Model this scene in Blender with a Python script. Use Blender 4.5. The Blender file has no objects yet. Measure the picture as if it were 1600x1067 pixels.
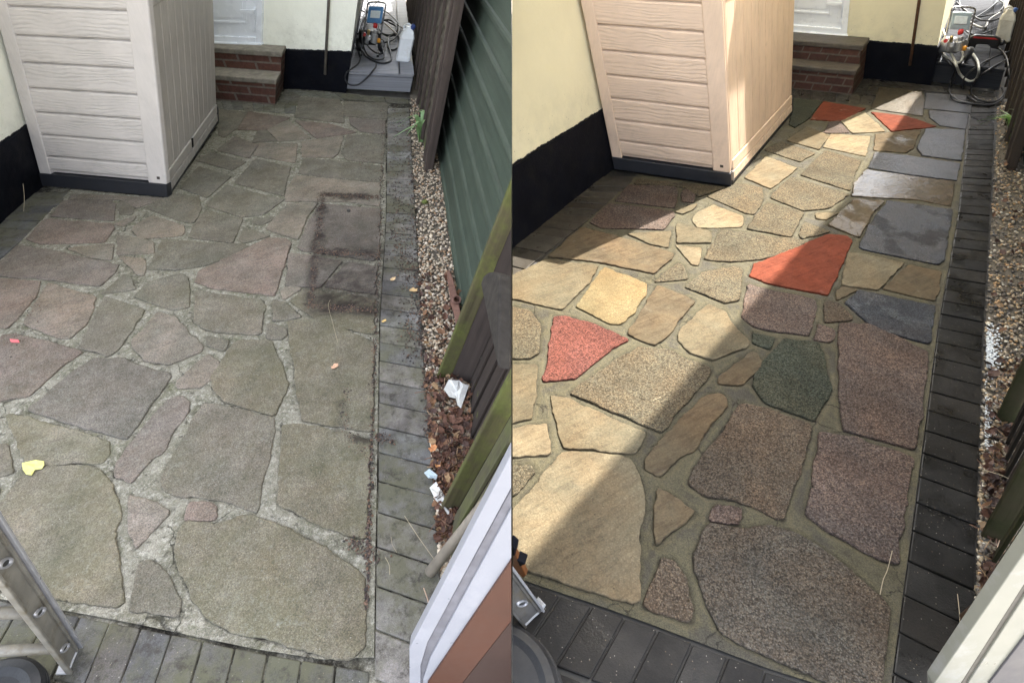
import bpy, bmesh, math, random
import numpy as np
from mathutils import Vector, Matrix, noise
random.seed(7)
SC = bpy.context.scene
COL = SC.collection
# ---------------------------------------------------------------- camera, sky, sun, exposure
PITCH = math.atan2(733, 800)
HC = 1.65
cam = bpy.data.cameras.new('camera'); camo = bpy.data.objects.new('camera', cam); COL.objects.link(camo)
camo.location = (0, 0, HC); camo.rotation_euler = (math.pi/2 - PITCH, 0, 0)
cam.sensor_width = 36; cam.lens = 18.0; cam.clip_start = 0.02; cam.clip_end = 500
SC.camera = camo
SUNV = Vector((0.3645, 0.5534, 1.0)).normalized()           # towards the sun
w = bpy.data.worlds.new('World'); SC.world = w; w.use_nodes = True
wn = w.node_tree.nodes; wl = w.node_tree.links
sky = wn.new('ShaderNodeTexSky'); sky.sky_type = 'NISHITA'; sky.sun_disc = False
sky.sun_elevation = math.asin(SUNV.z); sky.sun_rotation = math.atan2(SUNV.x, SUNV.y)
sky.dust_density = 2.5; sky.air_density = 1.0; sky.ozone_density = 0.6
hs = wn.new('ShaderNodeHueSaturation'); hs.inputs['Saturation'].default_value = 0.42
wl.new(sky.outputs[0], hs.inputs['Color']); wl.new(hs.outputs[0], wn['Background'].inputs['Color'])
wn['Background'].inputs['Strength'].default_value = 0.15
sl = bpy.data.lights.new('sun', 'SUN'); sl.energy = 2.5; sl.angle = math.radians(0.42); sl.color = (1.0, 0.93, 0.82)
so = bpy.data.objects.new('sun', sl); COL.objects.link(so); so.location = (3, 5, 9)
so.rotation_euler = (-SUNV).to_track_quat('-Z', 'Y').to_euler()
SC.view_settings.view_transform = 'Standard'; SC.view_settings.look = 'None'
SC.view_settings.exposure = 3.0; SC.view_settings.gamma = 1.0
# ---------------------------------------------------------------- survey: picture point -> place
SP, CP = math.sin(PITCH), math.cos(PITCH)
def ray(x, y): return Vector((x-800, 800*CP-(y-533)*SP, -800*SP-(y-533)*CP))
CAM = Vector((0, 0, HC)); V3 = lambda x, y, z: Vector((x, y, z))
def at(x, y, z=0.0):
    d = ray(x, y); return CAM + d*((HC-z)/-d.z)
TT = dict(A=(0,0,3.5575),B=(400,0,3.5575),C=(800,0,3.5575),D=(1200,0,3.5575),E=(0,280,3.5575),F=(400,280,3.5575),G=(800,280,3.5575),H=(1200,280,3.5575),I=(0,540,3.5575),J=(400,540,3.5575),K=(800,540,3.5575),L=(1200,540,3.5575),M=(0,787,3.81),N=(400,787,3.81),O=(800,787,3.81),P=(1200,787,3.81))
def t(s, u, v): a, b, c = TT[s]; return (a+u/c, b+v/c)
def upof(vx, vy): d = ray(vx, vy); return d/d.z
class Plane:
    def __init__(s, p0, p1, U): s.p0 = p0; s.w = (p1-p0).normalized(); s.U = U; s.n = s.w.cross(U).normalized(); s.n = s.n if s.n.dot(CAM-p0) > 0 else -s.n
    def hit(s, x, y): d = ray(x, y); return CAM + d*((s.p0-CAM).dot(s.n)/d.dot(s.n))
    def P(s, a, z, o=0): return s.p0 + s.w*a + s.U*z + s.n*o
    def co(s, p): q = p - s.p0; z = q.z; return ((q-s.U*z).dot(s.w), z)
def uppx(b, tx, ty):                                          # lean of an upright seen from base b to picture point
    d = ray(tx, ty); p = CAM + d*(b.y/d.y); v = p-b; return v/v.z
class Yard: pass
YL = Yard(); YL.s = 'L'; YL.U = upof(375, 1400); YL.ex = Vector((.983, -.184, 0)); YL.ey = Vector((-.172, .985, 0))
YR = Yard(); YR.s = 'R'; YR.U = upof(1195, 1430); YR.ex = Vector((.944, -.329, 0)); YR.ey = Vector((.578, .816, 0))
GH = [0.927636, -0.83809, -1.039862, 0.134972, 0.934788, -0.015788, 0.012509, 0.005949]
def r2l(x, y):                                                # same spot of the ground plan in the other yard
    k = GH[6]*x+GH[7]*y+1; return ((GH[0]*x+GH[1]*y+GH[2])/k, (GH[3]*x+GH[4]*y+GH[5])/k)
# ---------------------------------------------------------------- materials
class NT:
    def __init__(s, name):
        s.m = bpy.data.materials.new(name); s.m.use_nodes = True; s.t = s.m.node_tree; s.b = s.t.nodes['Principled BSDF']
        s.pos = s.n('ShaderNodeNewGeometry').outputs['Position']
    def n(s, k): return s.t.nodes.new(k)
    def set(s, sock, v):
        if isinstance(v, bpy.types.NodeSocket): s.t.links.new(v, sock)
        else:
            if isinstance(v, (tuple, list)) and len(v) == 3 and sock.type == 'RGBA': v = (*v, 1)
            sock.default_value = v
    def math(s, op, a, b=0.0, clamp=False):
        x = s.n('ShaderNodeMath'); x.operation = op; x.use_clamp = clamp; s.set(x.inputs[0], a); s.set(x.inputs[1], b); return x.outputs[0]
    def dot(s, v, p=None):
        x = s.n('ShaderNodeVectorMath'); x.operation = 'DOT_PRODUCT'; s.set(x.inputs[0], p or s.pos); s.set(x.inputs[1], tuple(v)); return x.outputs['Value']
    def comb(s, a, b, c):
        x = s.n('ShaderNodeCombineXYZ'); s.set(x.inputs[0], a); s.set(x.inputs[1], b); s.set(x.inputs[2], c); return x.outputs[0]
    def frame(s, e1, e2, e3): return s.comb(s.dot(e1), s.dot(e2), s.dot(e3))
    def noise(s, sc, det=4, rough=.6, co=None, out=0, dist=0):
        x = s.n('ShaderNodeTexNoise'); s.set(x.inputs['Vector'], co or s.pos); x.inputs['Scale'].default_value = sc
        x.inputs['Detail'].default_value = det; x.inputs['Roughness'].default_value = rough; x.inputs['Distortion'].default_value = dist; return x.outputs[out]
    def vor(s, sc, co=None, feat='F1', rnd=1.0):
        x = s.n('ShaderNodeTexVoronoi'); x.feature = feat; s.set(x.inputs['Vector'], co or s.pos); x.inputs['Scale'].default_value = sc
        x.inputs['Randomness'].default_value = rnd; return x
    def rng(s, v, a, b, c=0.0, d=1.0, smooth=False):
        x = s.n('ShaderNodeMapRange'); x.interpolation_type = 'SMOOTHSTEP' if smooth else 'LINEAR'
        for i, q in enumerate((v, a, b, c, d)): s.set(x.inputs[i], q)
        return x.outputs[0]
    def mix(s, f, a, b, mode='MIX'):
        x = s.n('ShaderNodeMix'); x.data_type = 'RGBA'; x.blend_type = mode; s.set(x.inputs[0], f); s.set(x.inputs[6], a); s.set(x.inputs[7], b); return x.outputs[2]
    def sepx(s, c):
        x = s.n('ShaderNodeSeparateColor'); s.set(x.inputs[0], c); return x.outputs
    def grey(s, v): return s.comb(v, v, v)
    def bump(s, h, dist=.002, st=1.0, prev=None):
        x = s.n('ShaderNodeBump'); x.inputs['Strength'].default_value = st; x.inputs['Distance'].default_value = dist; s.set(x.inputs['Height'], h)
        if prev: s.set(x.inputs['Normal'], prev)
        return x.outputs[0]
    def attr(s, name, typ='OBJECT', out='Fac'):
        x = s.n('ShaderNodeAttribute'); x.attribute_type = typ; x.attribute_name = name; return x.outputs[out]
    def ocol(s): return s.n('ShaderNodeObjectInfo').outputs['Color']
    def fin(s, col=None, rough=None, nrm=None, **k):
        if col is not None: s.set(s.b.inputs['Base Color'], col)
        if rough is not None: s.set(s.b.inputs['Roughness'], rough)
        if nrm is not None: s.set(s.b.inputs['Normal'], nrm)
        for a, v in k.items(): s.set(s.b.inputs[a.replace('_', ' ')], v)
        return s.m
# dirt left on the unwashed patio where a planter and a round pot stood
DA, DB, DD = at(503, 303), at(594, 306), at(484, 480)
def dirt(n):
    u0 = DB-DA; v0 = DD-DA; det = u0.x*v0.y-u0.y*v0.x
    ru = Vector((v0.y, -v0.x, 0))/det; rv = Vector((-u0.y, u0.x, 0))/det
    u = n.math('SUBTRACT', n.dot(ru), DA.dot(ru)); v = n.math('SUBTRACT', n.dot(rv), DA.dot(rv))
    jit = n.math('MULTIPLY', n.math('ADD', n.math('SUBTRACT', n.noise(13, 9, .9), .5), n.math('SUBTRACT', n.noise(4, 3), .5)), .26)
    d = n.math('ABSOLUTE', n.math('MULTIPLY', u, u0.length))
    for k in (0.0, .56, 1.0): d = n.math('MINIMUM', d, n.math('ABSOLUTE', n.math('MULTIPLY', n.math('SUBTRACT', v, k), v0.length*.8)))
    inside = n.math('MULTIPLY', n.rng(u, -.14, -.04), n.math('MULTIPLY', n.rng(u, 1.35, 1.0), n.math('MULTIPLY', n.rng(v, -.07, -.02), n.rng(v, 1.07, 1.02))))
    band = n.math('MULTIPLY', n.rng(n.math('ADD', d, jit), 0.0, .05, 1, 0), n.math('MULTIPLY', inside, n.rng(n.noise(10, 6), .38, .56, .35, 1)))
    fill = n.math('MULTIPLY', n.math('MULTIPLY', n.rng(v, .1, .95, .15, 1.05), inside), n.rng(n.noise(9, 6, .7), .32, .58, .25, .95))
    c = at(584, 648); dx = n.math('SUBTRACT', n.dot((1, 0, 0)), c.x); dy = n.math('SUBTRACT', n.dot((0, 1, 0)), c.y)
    r = n.math('SQRT', n.math('ADD', n.math('MULTIPLY', dx, dx), n.math('MULTIPLY', n.math('MULTIPLY', dy, dy), 1.2)))
    ring = n.rng(n.math('ADD', n.math('ABSOLUTE', n.math('SUBTRACT', r, .135)), n.math('MULTIPLY', jit, .6)), 0.0, .028, .85, 0)
    ring = n.math('MULTIPLY', ring, n.rng(n.noise(7, 3), .35, .6))
    return n.math('MAXIMUM', n.math('MAXIMUM', band, fill), ring)
def stone(wet):
    n = NT('wet_stone' if wet else 'dry_stone')
    peb = n.attr('peb'); c = n.ocol()
    v = n.vor(215 if wet else 260); cr = n.sepx(v.outputs['Color'])
    v2 = n.vor(95)
    br = n.math('MULTIPLY', n.rng(cr[0], 0, 1, .45 if wet else .72, 1.7 if wet else 1.3), n.rng(n.sepx(v2.outputs['Color'])[1], 0, 1, .93, 1.07))
    br = n.math('MULTIPLY', br, n.rng(v.outputs['Distance'], .1, .75, 1.12, .62))
    pm_ = n.math('MULTIPLY', peb, n.rng(n.noise(6.5, 5, .7), .35, .6, .75, 1.15))
    f = n.mix(pm_, n.grey(n.rng(n.noise(120, 3), .3, .7, .88, 1.12)), n.grey(br))
    col = n.mix(1.0, c, f, 'MULTIPLY')
    tint = n.mix(cr[1], (1.18, .98, .80), (.86, 1.0, 1.16))
    lf = n.noise(2.7, 5, .65, dist=.5); col = n.mix(1.0, col, n.mix(n.rng(lf, .36, .64), (1.06, .985, .92), (.94, 1.0, 1.04)), 'MULTIPLY')
    col = n.mix(n.math('MULTIPLY', peb, .35), col, n.mix(1.0, col, tint, 'MULTIPLY'))
    big = n.noise(3.2, 6, .65)
    col = n.mix(1.0, col, n.grey(n.rng(big, .3, .7, .76, 1.24)), 'MULTIPLY')
    blot = n.noise(11, 5, .7)
    col = n.mix(1.0, col, n.grey(n.rng(blot, .35, .7, 1.08, .86)), 'MULTIPLY')
    vein = n.noise(1.0, 6, .7, n.frame(V3(7, 3, 0), V3(-22, 40, 0), V3(0, 0, 5)), dist=.6); smooth_ = n.rng(peb, .6, .2)
    col = n.mix(n.math('MULTIPLY', smooth_, n.rng(vein, .48, .64, 0, .75)), col, n.mix(1.0, col, (.62, .60, .62), 'MULTIPLY'))
    col = n.mix(n.math('MULTIPLY', smooth_, n.rng(vein, .44, .30, 0, .45)), col, n.mix(1.0, col, (1.22, 1.3, 1.38), 'MULTIPLY'))
    pit = n.vor(34); pm = n.math('MULTIPLY', n.rng(pit.outputs['Distance'], .12, .05), n.math('GREATER_THAN', n.sepx(pit.outputs['Color'])[0], .62)); col = n.mix(n.math('MULTIPLY', pm, .6), col, (.02, .017, .014))
    riv = n.noise(5.5, 4, .55, dist=.8); st_ = n.math('SUBTRACT', n.math('MULTIPLY', riv, 7.0), n.math('FLOOR', n.math('MULTIPLY', riv, 7.0))); stp = n.math('ADD', n.math('FLOOR', n.math('MULTIPLY', riv, 7.0)), n.rng(st_, 0, .18))
    fine = n.noise(420, 2)
    h = n.math('ADD', n.math('MULTIPLY', n.math('SUBTRACT', 1.0, v.outputs['Distance']), n.math('MULTIPLY', peb, .9 if wet else .55)), n.math('ADD', n.math('MULTIPLY', fine, .25), n.math('ADD', n.math('MULTIPLY', n.noise(38, 5), .9), n.math('MULTIPLY', stp, n.rng(peb, 0, 1, .55, .25)))))
    if wet:
        lay = n.dot((0, 0, 1)); wm = n.math('ADD', n.attr('wet'), n.rng(n.noise(4.5, 4), .35, .7, -.35, .12), True)
        col = n.mix(n.math('MULTIPLY', wm, .6), col, n.mix(1.0, col, (.62, .62, .66), 'MULTIPLY'))
        rough = n.rng(wm, .30, .42, .88, .24)
        nb = n.bump(h, .0030, .8)
        nb2 = n.n('ShaderNodeMix'); nb2.data_type = 'VECTOR'; n.set(nb2.inputs[0], n.math('MULTIPLY', wm, n.attr('pud'))); n.set(nb2.inputs[4], nb); n.set(nb2.inputs[5], n.bump(n.noise(16, 2), .0006, .3))
        return n.fin(col, rough, nb2.outputs[1], Specular_IOR_Level=n.math('ADD', n.rng(wm, .30, .42, .08, .10), n.math('MULTIPLY', n.attr('pud'), .26)))
    col = n.mix(.34, col, n.mix(n.rng(n.noise(8, 8, .8), .38, .60), (.120, .108, .092), (.225, .205, .182))); gr_ = n.vor(330); col = n.mix(1.0, col, n.grey(n.rng(n.sepx(gr_.outputs['Color'])[0], 0, 1, .62, 1.34)), 'MULTIPLY')
    ms = n.attr('moss')
    mm = n.math('MULTIPLY', n.rng(n.noise(3.0, 9, .8), .44, .58), ms)
    b2 = n.noise(5.0, 7, .72); col = n.mix(1.0, col, n.mix(n.rng(b2, .36, .62), (.82, .82, .76), (1.20, 1.15, 1.14)), 'MULTIPLY'); col = n.mix(n.math('MULTIPLY', mm, .62), col, n.mix(.5, col, (.098, .094, .050)))
    pale = n.math('MULTIPLY', n.math('MULTIPLY', n.rng(n.noise(31, 9, .88), .52, .66), n.rng(n.noise(3.1, 5, .7), .42, .62, .12, 1)), .75)
    col = n.mix(pale, col, (.235, .23, .20))
    col = n.mix(n.rng(n.noise(17, 8, .85), .62, .72, 0, .5), col, (.05, .045, .037))
    s = n.vor(85); sp = n.math('MULTIPLY', n.rng(s.outputs['Distance'], .16, .1), n.math('GREATER_THAN', n.sepx(s.outputs['Color'])[0], .86))
    col = n.mix(n.math('MULTIPLY', sp, .6), col, (.34, .33, .30))
    col = n.mix(n.math('MULTIPLY', dirt(n), .93), col, (.018, .013, .011))
    return n.fin(col, .92, n.bump(h, .0026, .7), Specular_IOR_Level=.25)
def mortar(wet):
    n = NT('wet_mortar' if wet else 'dry_mortar')
    a = n.noise(7, 7, .7); b = n.noise(60, 6, .75)
    if wet:
        col = n.mix(n.rng(a, .36, .62), (.050, .045, .029), (.086, .078, .051))
        col = n.mix(n.rng(b, .42, .7, 0, .5), col, (.08, .071, .045))
        col = n.mix(n.rng(n.noise(14, 4), .52, .66, 0, .6), col, (.035, .031, .024))
    else:
        col = n.mix(n.rng(a, .35, .62), (.105, .100, .070), (.225, .210, .170))
        col = n.mix(n.rng(n.noise(42, 9, .85), .50, .62, 0, .85), col, (.38, .36, .31)); col = n.mix(n.rng(n.noise(9, 6, .8), .55, .66, 0, .6), col, (.084, .088, .040))
        col = n.mix(n.rng(n.noise(33, 7, .8), .53, .64, 0, .75), col, (.035, .031, .024))
        col = n.mix(n.math('MULTIPLY', dirt(n), .8), col, (.018, .013, .011))
    ed = n.math('ADD', n.attr('edge', 'GEOMETRY'), n.math('MULTIPLY', n.math('SUBTRACT', n.noise(38, 7, .8), .5), .034))
    if wet:
        col = n.mix(n.math('MULTIPLY', n.rng(ed, .009, .001, 0, .85), n.rng(n.noise(15, 5, .7), .36, .58, .15, 1)), col, (.018, .016, .012))
        lo = n.math('MULTIPLY', n.rng(ed, .012, .018), n.rng(ed, .030, .022)); col = n.mix(n.math('MULTIPLY', lo, .55), col, (.088, .077, .046))
        wl_ = n.rng(n.noise(3.3, 5, .65), .50, .56); col = n.mix(n.math('MULTIPLY', wl_, n.rng(ed, .010, .020, .0, .55)), col, (.040, .037, .034))
    else:
        col = n.mix(n.math('MULTIPLY', n.rng(ed, .008, .0), n.rng(n.noise(8, 4), .38, .55)), col, (.022, .019, .014))
    h = n.math('ADD', n.math('MULTIPLY', n.noise(24, 7, .7), 1.6), n.math('MULTIPLY', b, .6))
    ck = n.vor(5.5, n.comb(n.math('ADD', n.dot((1, 0, 0)), n.math('MULTIPLY', n.noise(9, 5), .12)), n.math('ADD', n.dot((0, 1, 0)), n.math('MULTIPLY', n.noise(11, 5), .12)), 0.0), 'DISTANCE_TO_EDGE'); ckm = n.math('MULTIPLY', n.rng(ck.outputs[0], .010, .003), n.rng(n.noise(4, 3), .48, .56)); col = n.mix(n.math('MULTIPLY', ckm, .7), col, (.02, .018, .014))
    gv = n.vor(420); h = n.math('ADD', h, n.math('ADD', n.math('MULTIPLY', gv.outputs['Distance'], .35), n.math('MULTIPLY', ckm, -1.0)))
    g = n.vor(330); col = n.mix(1.0, col, n.grey(n.rng(n.sepx(g.outputs['Color'])[0], 0, 1, .74, 1.3)), 'MULTIPLY')
    return n.fin(col, n.rng(n.noise(5, 3), .4, .62, .85, .6) if wet else .95, n.bump(h, .006, .9), Specular_IOR_Level=.18 if wet else .2)
def paver(wet):
    n = NT('wet_paver' if wet else 'dry_paver')
    c = n.ocol(); col = n.mix(1.0, c, n.grey(n.rng(n.noise(9, 6, .7), .3, .7, .7, 1.3)), 'MULTIPLY')
    col = n.mix(1.0, col, n.grey(n.rng(n.noise(300, 2), .3, .7, .75, 1.25)), 'MULTIPLY')
    s = n.vor(95); th = n.sepx(s.outputs['Color'])
    sp = n.math('MULTIPLY', n.rng(s.outputs['Distance'], .17, .1), n.math('GREATER_THAN', th[0], .70))
    col = n.mix(sp, col, n.mix(th[1], (.34, .33, .30), (.23, .18, .12)) if not wet else n.mix(th[1], (.25, .24, .21), (.12, .085, .045)))
    h = n.math('ADD', n.noise(140, 4), n.math('MULTIPLY', n.noise(22, 4), 1.2))
    if wet:
        wm = n.math('MULTIPLY', n.rng(n.noise(6, 4), .40, .62), 1.0)
        return n.fin(col, n.rng(wm, 0, 1, .6, .26), n.bump(h, .0016, .7), Specular_IOR_Level=.17)
    mo = n.rng(n.noise(3.6, 8, .75), .42, .58, 0, .75)
    col = n.mix(mo, col, (.085, .083, .048))
    col = n.mix(n.rng(n.noise(21, 7, .8), .50, .64, 0, .8), col, (.036, .031, .026))
    col = n.mix(n.math('MULTIPLY', dirt(n), .75), col, (.018, .013, .011))
    return n.fin(col, .9, n.bump(h, .0018, .8), Specular_IOR_Level=.25)
def simple(name, col, rough=.5, var=.12, sc=20, bump=0, bsc=80, metal=0, spec=.5, dirtc=None, **k):
    n = NT(name); c = n.mix(1.0, col, n.grey(n.rng(n.noise(sc, 5, .65), .3, .7, 1-var, 1+var)), 'MULTIPLY')
    if dirtc: c = n.mix(n.rng(n.noise(sc*.7, 7, .75), .50, .66, 0, dirtc[3] if len(dirtc) > 3 else .6), c, dirtc[:3])
    nb = n.bump(n.noise(bsc, 5), bump, .8) if bump else None
    return n.fin(c, n.rng(n.noise(sc*2, 3), .3, .7, max(.02, rough-.08), min(1, rough+.08)), nb, Metallic=metal, Specular_IOR_Level=spec, **k)
def cream(name, c, z0=.398):
    n = NT(name); col = n.mix(1.0, c, n.grey(n.rng(n.noise(1.7, 5, .6), .3, .7, .94, 1.05)), 'MULTIPLY')
    col = n.mix(n.rng(n.noise(40, 7, .8), .66, .75, 0, .35), col, (.30, .28, .2))
    zz = n.dot((0, 0, 1)); col = n.mix(n.math('MULTIPLY', n.rng(zz, .75, .38), n.rng(n.noise(9, 6, .75), .42, .7, 0, .35)), col, (.36, .34, .26))
    wob = n.math('ADD', n.math('MULTIPLY', n.noise(22, 5, .7), .03), n.math('MULTIPLY', n.noise(4, 3), .012)); col = n.mix(n.rng(n.math('SUBTRACT', zz, wob), z0, z0-.003), col, (.006, .0065, .009)); sv = n.vor(60); col = n.mix(n.math('MULTIPLY', n.math('MULTIPLY', n.rng(sv.outputs['Distance'], .16, .10), n.math('GREATER_THAN', n.sepx(sv.outputs['Color'])[0], .9)), n.rng(zz, .70, .45)), col, (.03, .03, .03))
    h = n.math('ADD', n.noise(55, 6, .7), n.math('MULTIPLY', n.noise(7, 4), 2.2)); return n.fin(col, .85, n.bump(h, .004, .55), Specular_IOR_Level=.25)
def plank(name, c, along, across, knots=1.6, kz=6.9, lines=46, br=.9, dist=.0016, spec=.35, tone=.30):
    # embossed plastic wood grain running along one direction
    n = NT(name); u = n.dot(along); v = n.dot(across); oth = n.dot((0.05, 0.07, 0.02))
    kv = n.vor(1.0, n.comb(n.math('MULTIPLY', u, knots), n.math('MULTIPLY', v, kz), 0.0))
    k = n.rng(kv.outputs['Distance'], .42, .0, 0, 1, True)
    nz = n.noise(1.0, 3, .55, n.comb(n.math('MULTIPLY', u, 2.6), n.math('MULTIPLY', v, 9.0), oth))
    ph = n.math('ADD', n.math('MULTIPLY', v, lines*6.283), n.math('ADD', n.math('MULTIPLY', nz, 30.0), n.math('MULTIPLY', k, 12.0)))
    s = n.math('MULTIPLY', n.math('ADD', n.math('SINE', ph), 1.0), .5); s = n.math('POWER', s, 1.7)
    patch = n.rng(n.noise(1.0, 4, .6, n.comb(n.math('MULTIPLY', u, 4.5), n.math('MULTIPLY', v, 14.0), oth)), .34, .62)
    s2 = n.math('MULTIPLY', s, patch)
    fin = n.noise(1.0, 4, .6, n.comb(n.math('MULTIPLY', u, 14), n.math('MULTIPLY', v, 260.0), oth))
    col = n.mix(n.math('MULTIPLY', s2, tone*1.5), c, tuple(x*.62 for x in c)); col = n.mix(n.math('MULTIPLY', n.rng(n.noise(9, 7, .8), .52, .68, 0, .4), n.rng(n.dot((0, 0, 1)), .9, .1, .3, 1)), col, tuple(x*.6 for x in c))
    col = n.mix(n.rng(k, .75, 1, 0, .35), col, tuple(x*.6 for x in c))
    col = n.mix(1.0, col, n.grey(n.rng(n.noise(3.0, 5), .3, .7, .90, 1.08)), 'MULTIPLY')
    col = n.mix(1.0, col, n.grey(n.rng(fin, .3, .7, .95, 1.04)), 'MULTIPLY')
    h = n.math('ADD', n.math('MULTIPLY', s2, -1.0), n.math('MULTIPLY', fin, .25))
    return n.fin(col, .52, n.bump(h, dist, br), Specular_IOR_Level=spec)
def wood(name, c, along, moss=0.0, mossc=(.16, .20, .03), rough=.8, shift=.6, wet=0, mossz=None):
    n = NT(name); a = Vector(along).normalized(); b = a.orthogonal().normalized(); cc = a.cross(b)
    co = n.frame(a*1.6, b*38, cc*38); g = n.noise(1.0, 6, .65, co); g2 = n.noise(1.0, 3, .5, n.frame(a*5, b*150, cc*150))
    col = n.mix(n.rng(g, .3, .7), tuple(x*shift for x in c), tuple(min(1, x*1.35) for x in c))
    col = n.mix(n.rng(n.noise(4, 5), .45, .7, 0, .4), col, tuple(x*.55 for x in c))
    if moss:
        m = n.rng(n.math('ADD', n.noise(5, 7, .75), n.math('MULTIPLY', n.noise(34, 4), .25)), .80-.26*moss, .93-.20*moss)
        if mossz: m = n.math('MULTIPLY', m, n.rng(n.dot((0, 0, 1)), mossz, 0.05))
        col = n.mix(n.math('MULTIPLY', m, .9), col, n.mix(n.noise(60, 4), tuple(x*.55 for x in mossc), tuple(x*1.5 for x in mossc)))
    return n.fin(col, rough, n.bump(n.math('ADD', g, n.math('MULTIPLY', g2, .5)), .0022, .8), Specular_IOR_Level=.5 if wet else .25)
def brickmat(name, e1, wet=0):
    n = NT(name); u = n.dot(e1); v = n.dot((0, 0, 1))
    x = n.n('ShaderNodeTexBrick'); n.set(x.inputs['Vector'], n.comb(u, v, 0.0)); x.inputs['Scale'].default_value = 1.0
    x.inputs['Brick Width'].default_value = .215; x.inputs['Row Height'].default_value = .072; x.inputs['Mortar Size'].default_value = .008
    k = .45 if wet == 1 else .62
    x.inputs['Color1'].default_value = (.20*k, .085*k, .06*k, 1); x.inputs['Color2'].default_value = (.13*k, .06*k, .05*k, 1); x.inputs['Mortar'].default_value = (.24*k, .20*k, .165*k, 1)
    col = n.mix(1.0, x.outputs[0], n.grey(n.rng(n.noise(25, 6, .7), .3, .7, .7, 1.3)), 'MULTIPLY')
    col = n.mix(n.rng(n.noise(12, 7, .8), .52, .68, 0, .5), col, (.10*k, .10*k, .075*k))
    h = n.math('ADD', n.math('MULTIPLY', x.outputs['Fac'], -1.5), n.math('MULTIPLY', n.noise(90, 5), .5))
    return n.fin(col, .85 if not wet else .6, n.bump(h, .004, .8), Specular_IOR_Level=.3)
def vcol(name, rough=.7, bump=.001, spec=.3, tr=0):
    n = NT(name); c = n.attr('Col', 'GEOMETRY', 'Color'); c = n.mix(1.0, c, n.grey(n.rng(n.noise(160, 4), .3, .7, .75, 1.25)), 'MULTIPLY')
    return n.fin(c, rough, n.bump(n.noise(240, 4), bump, .7), Specular_IOR_Level=spec)
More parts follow.
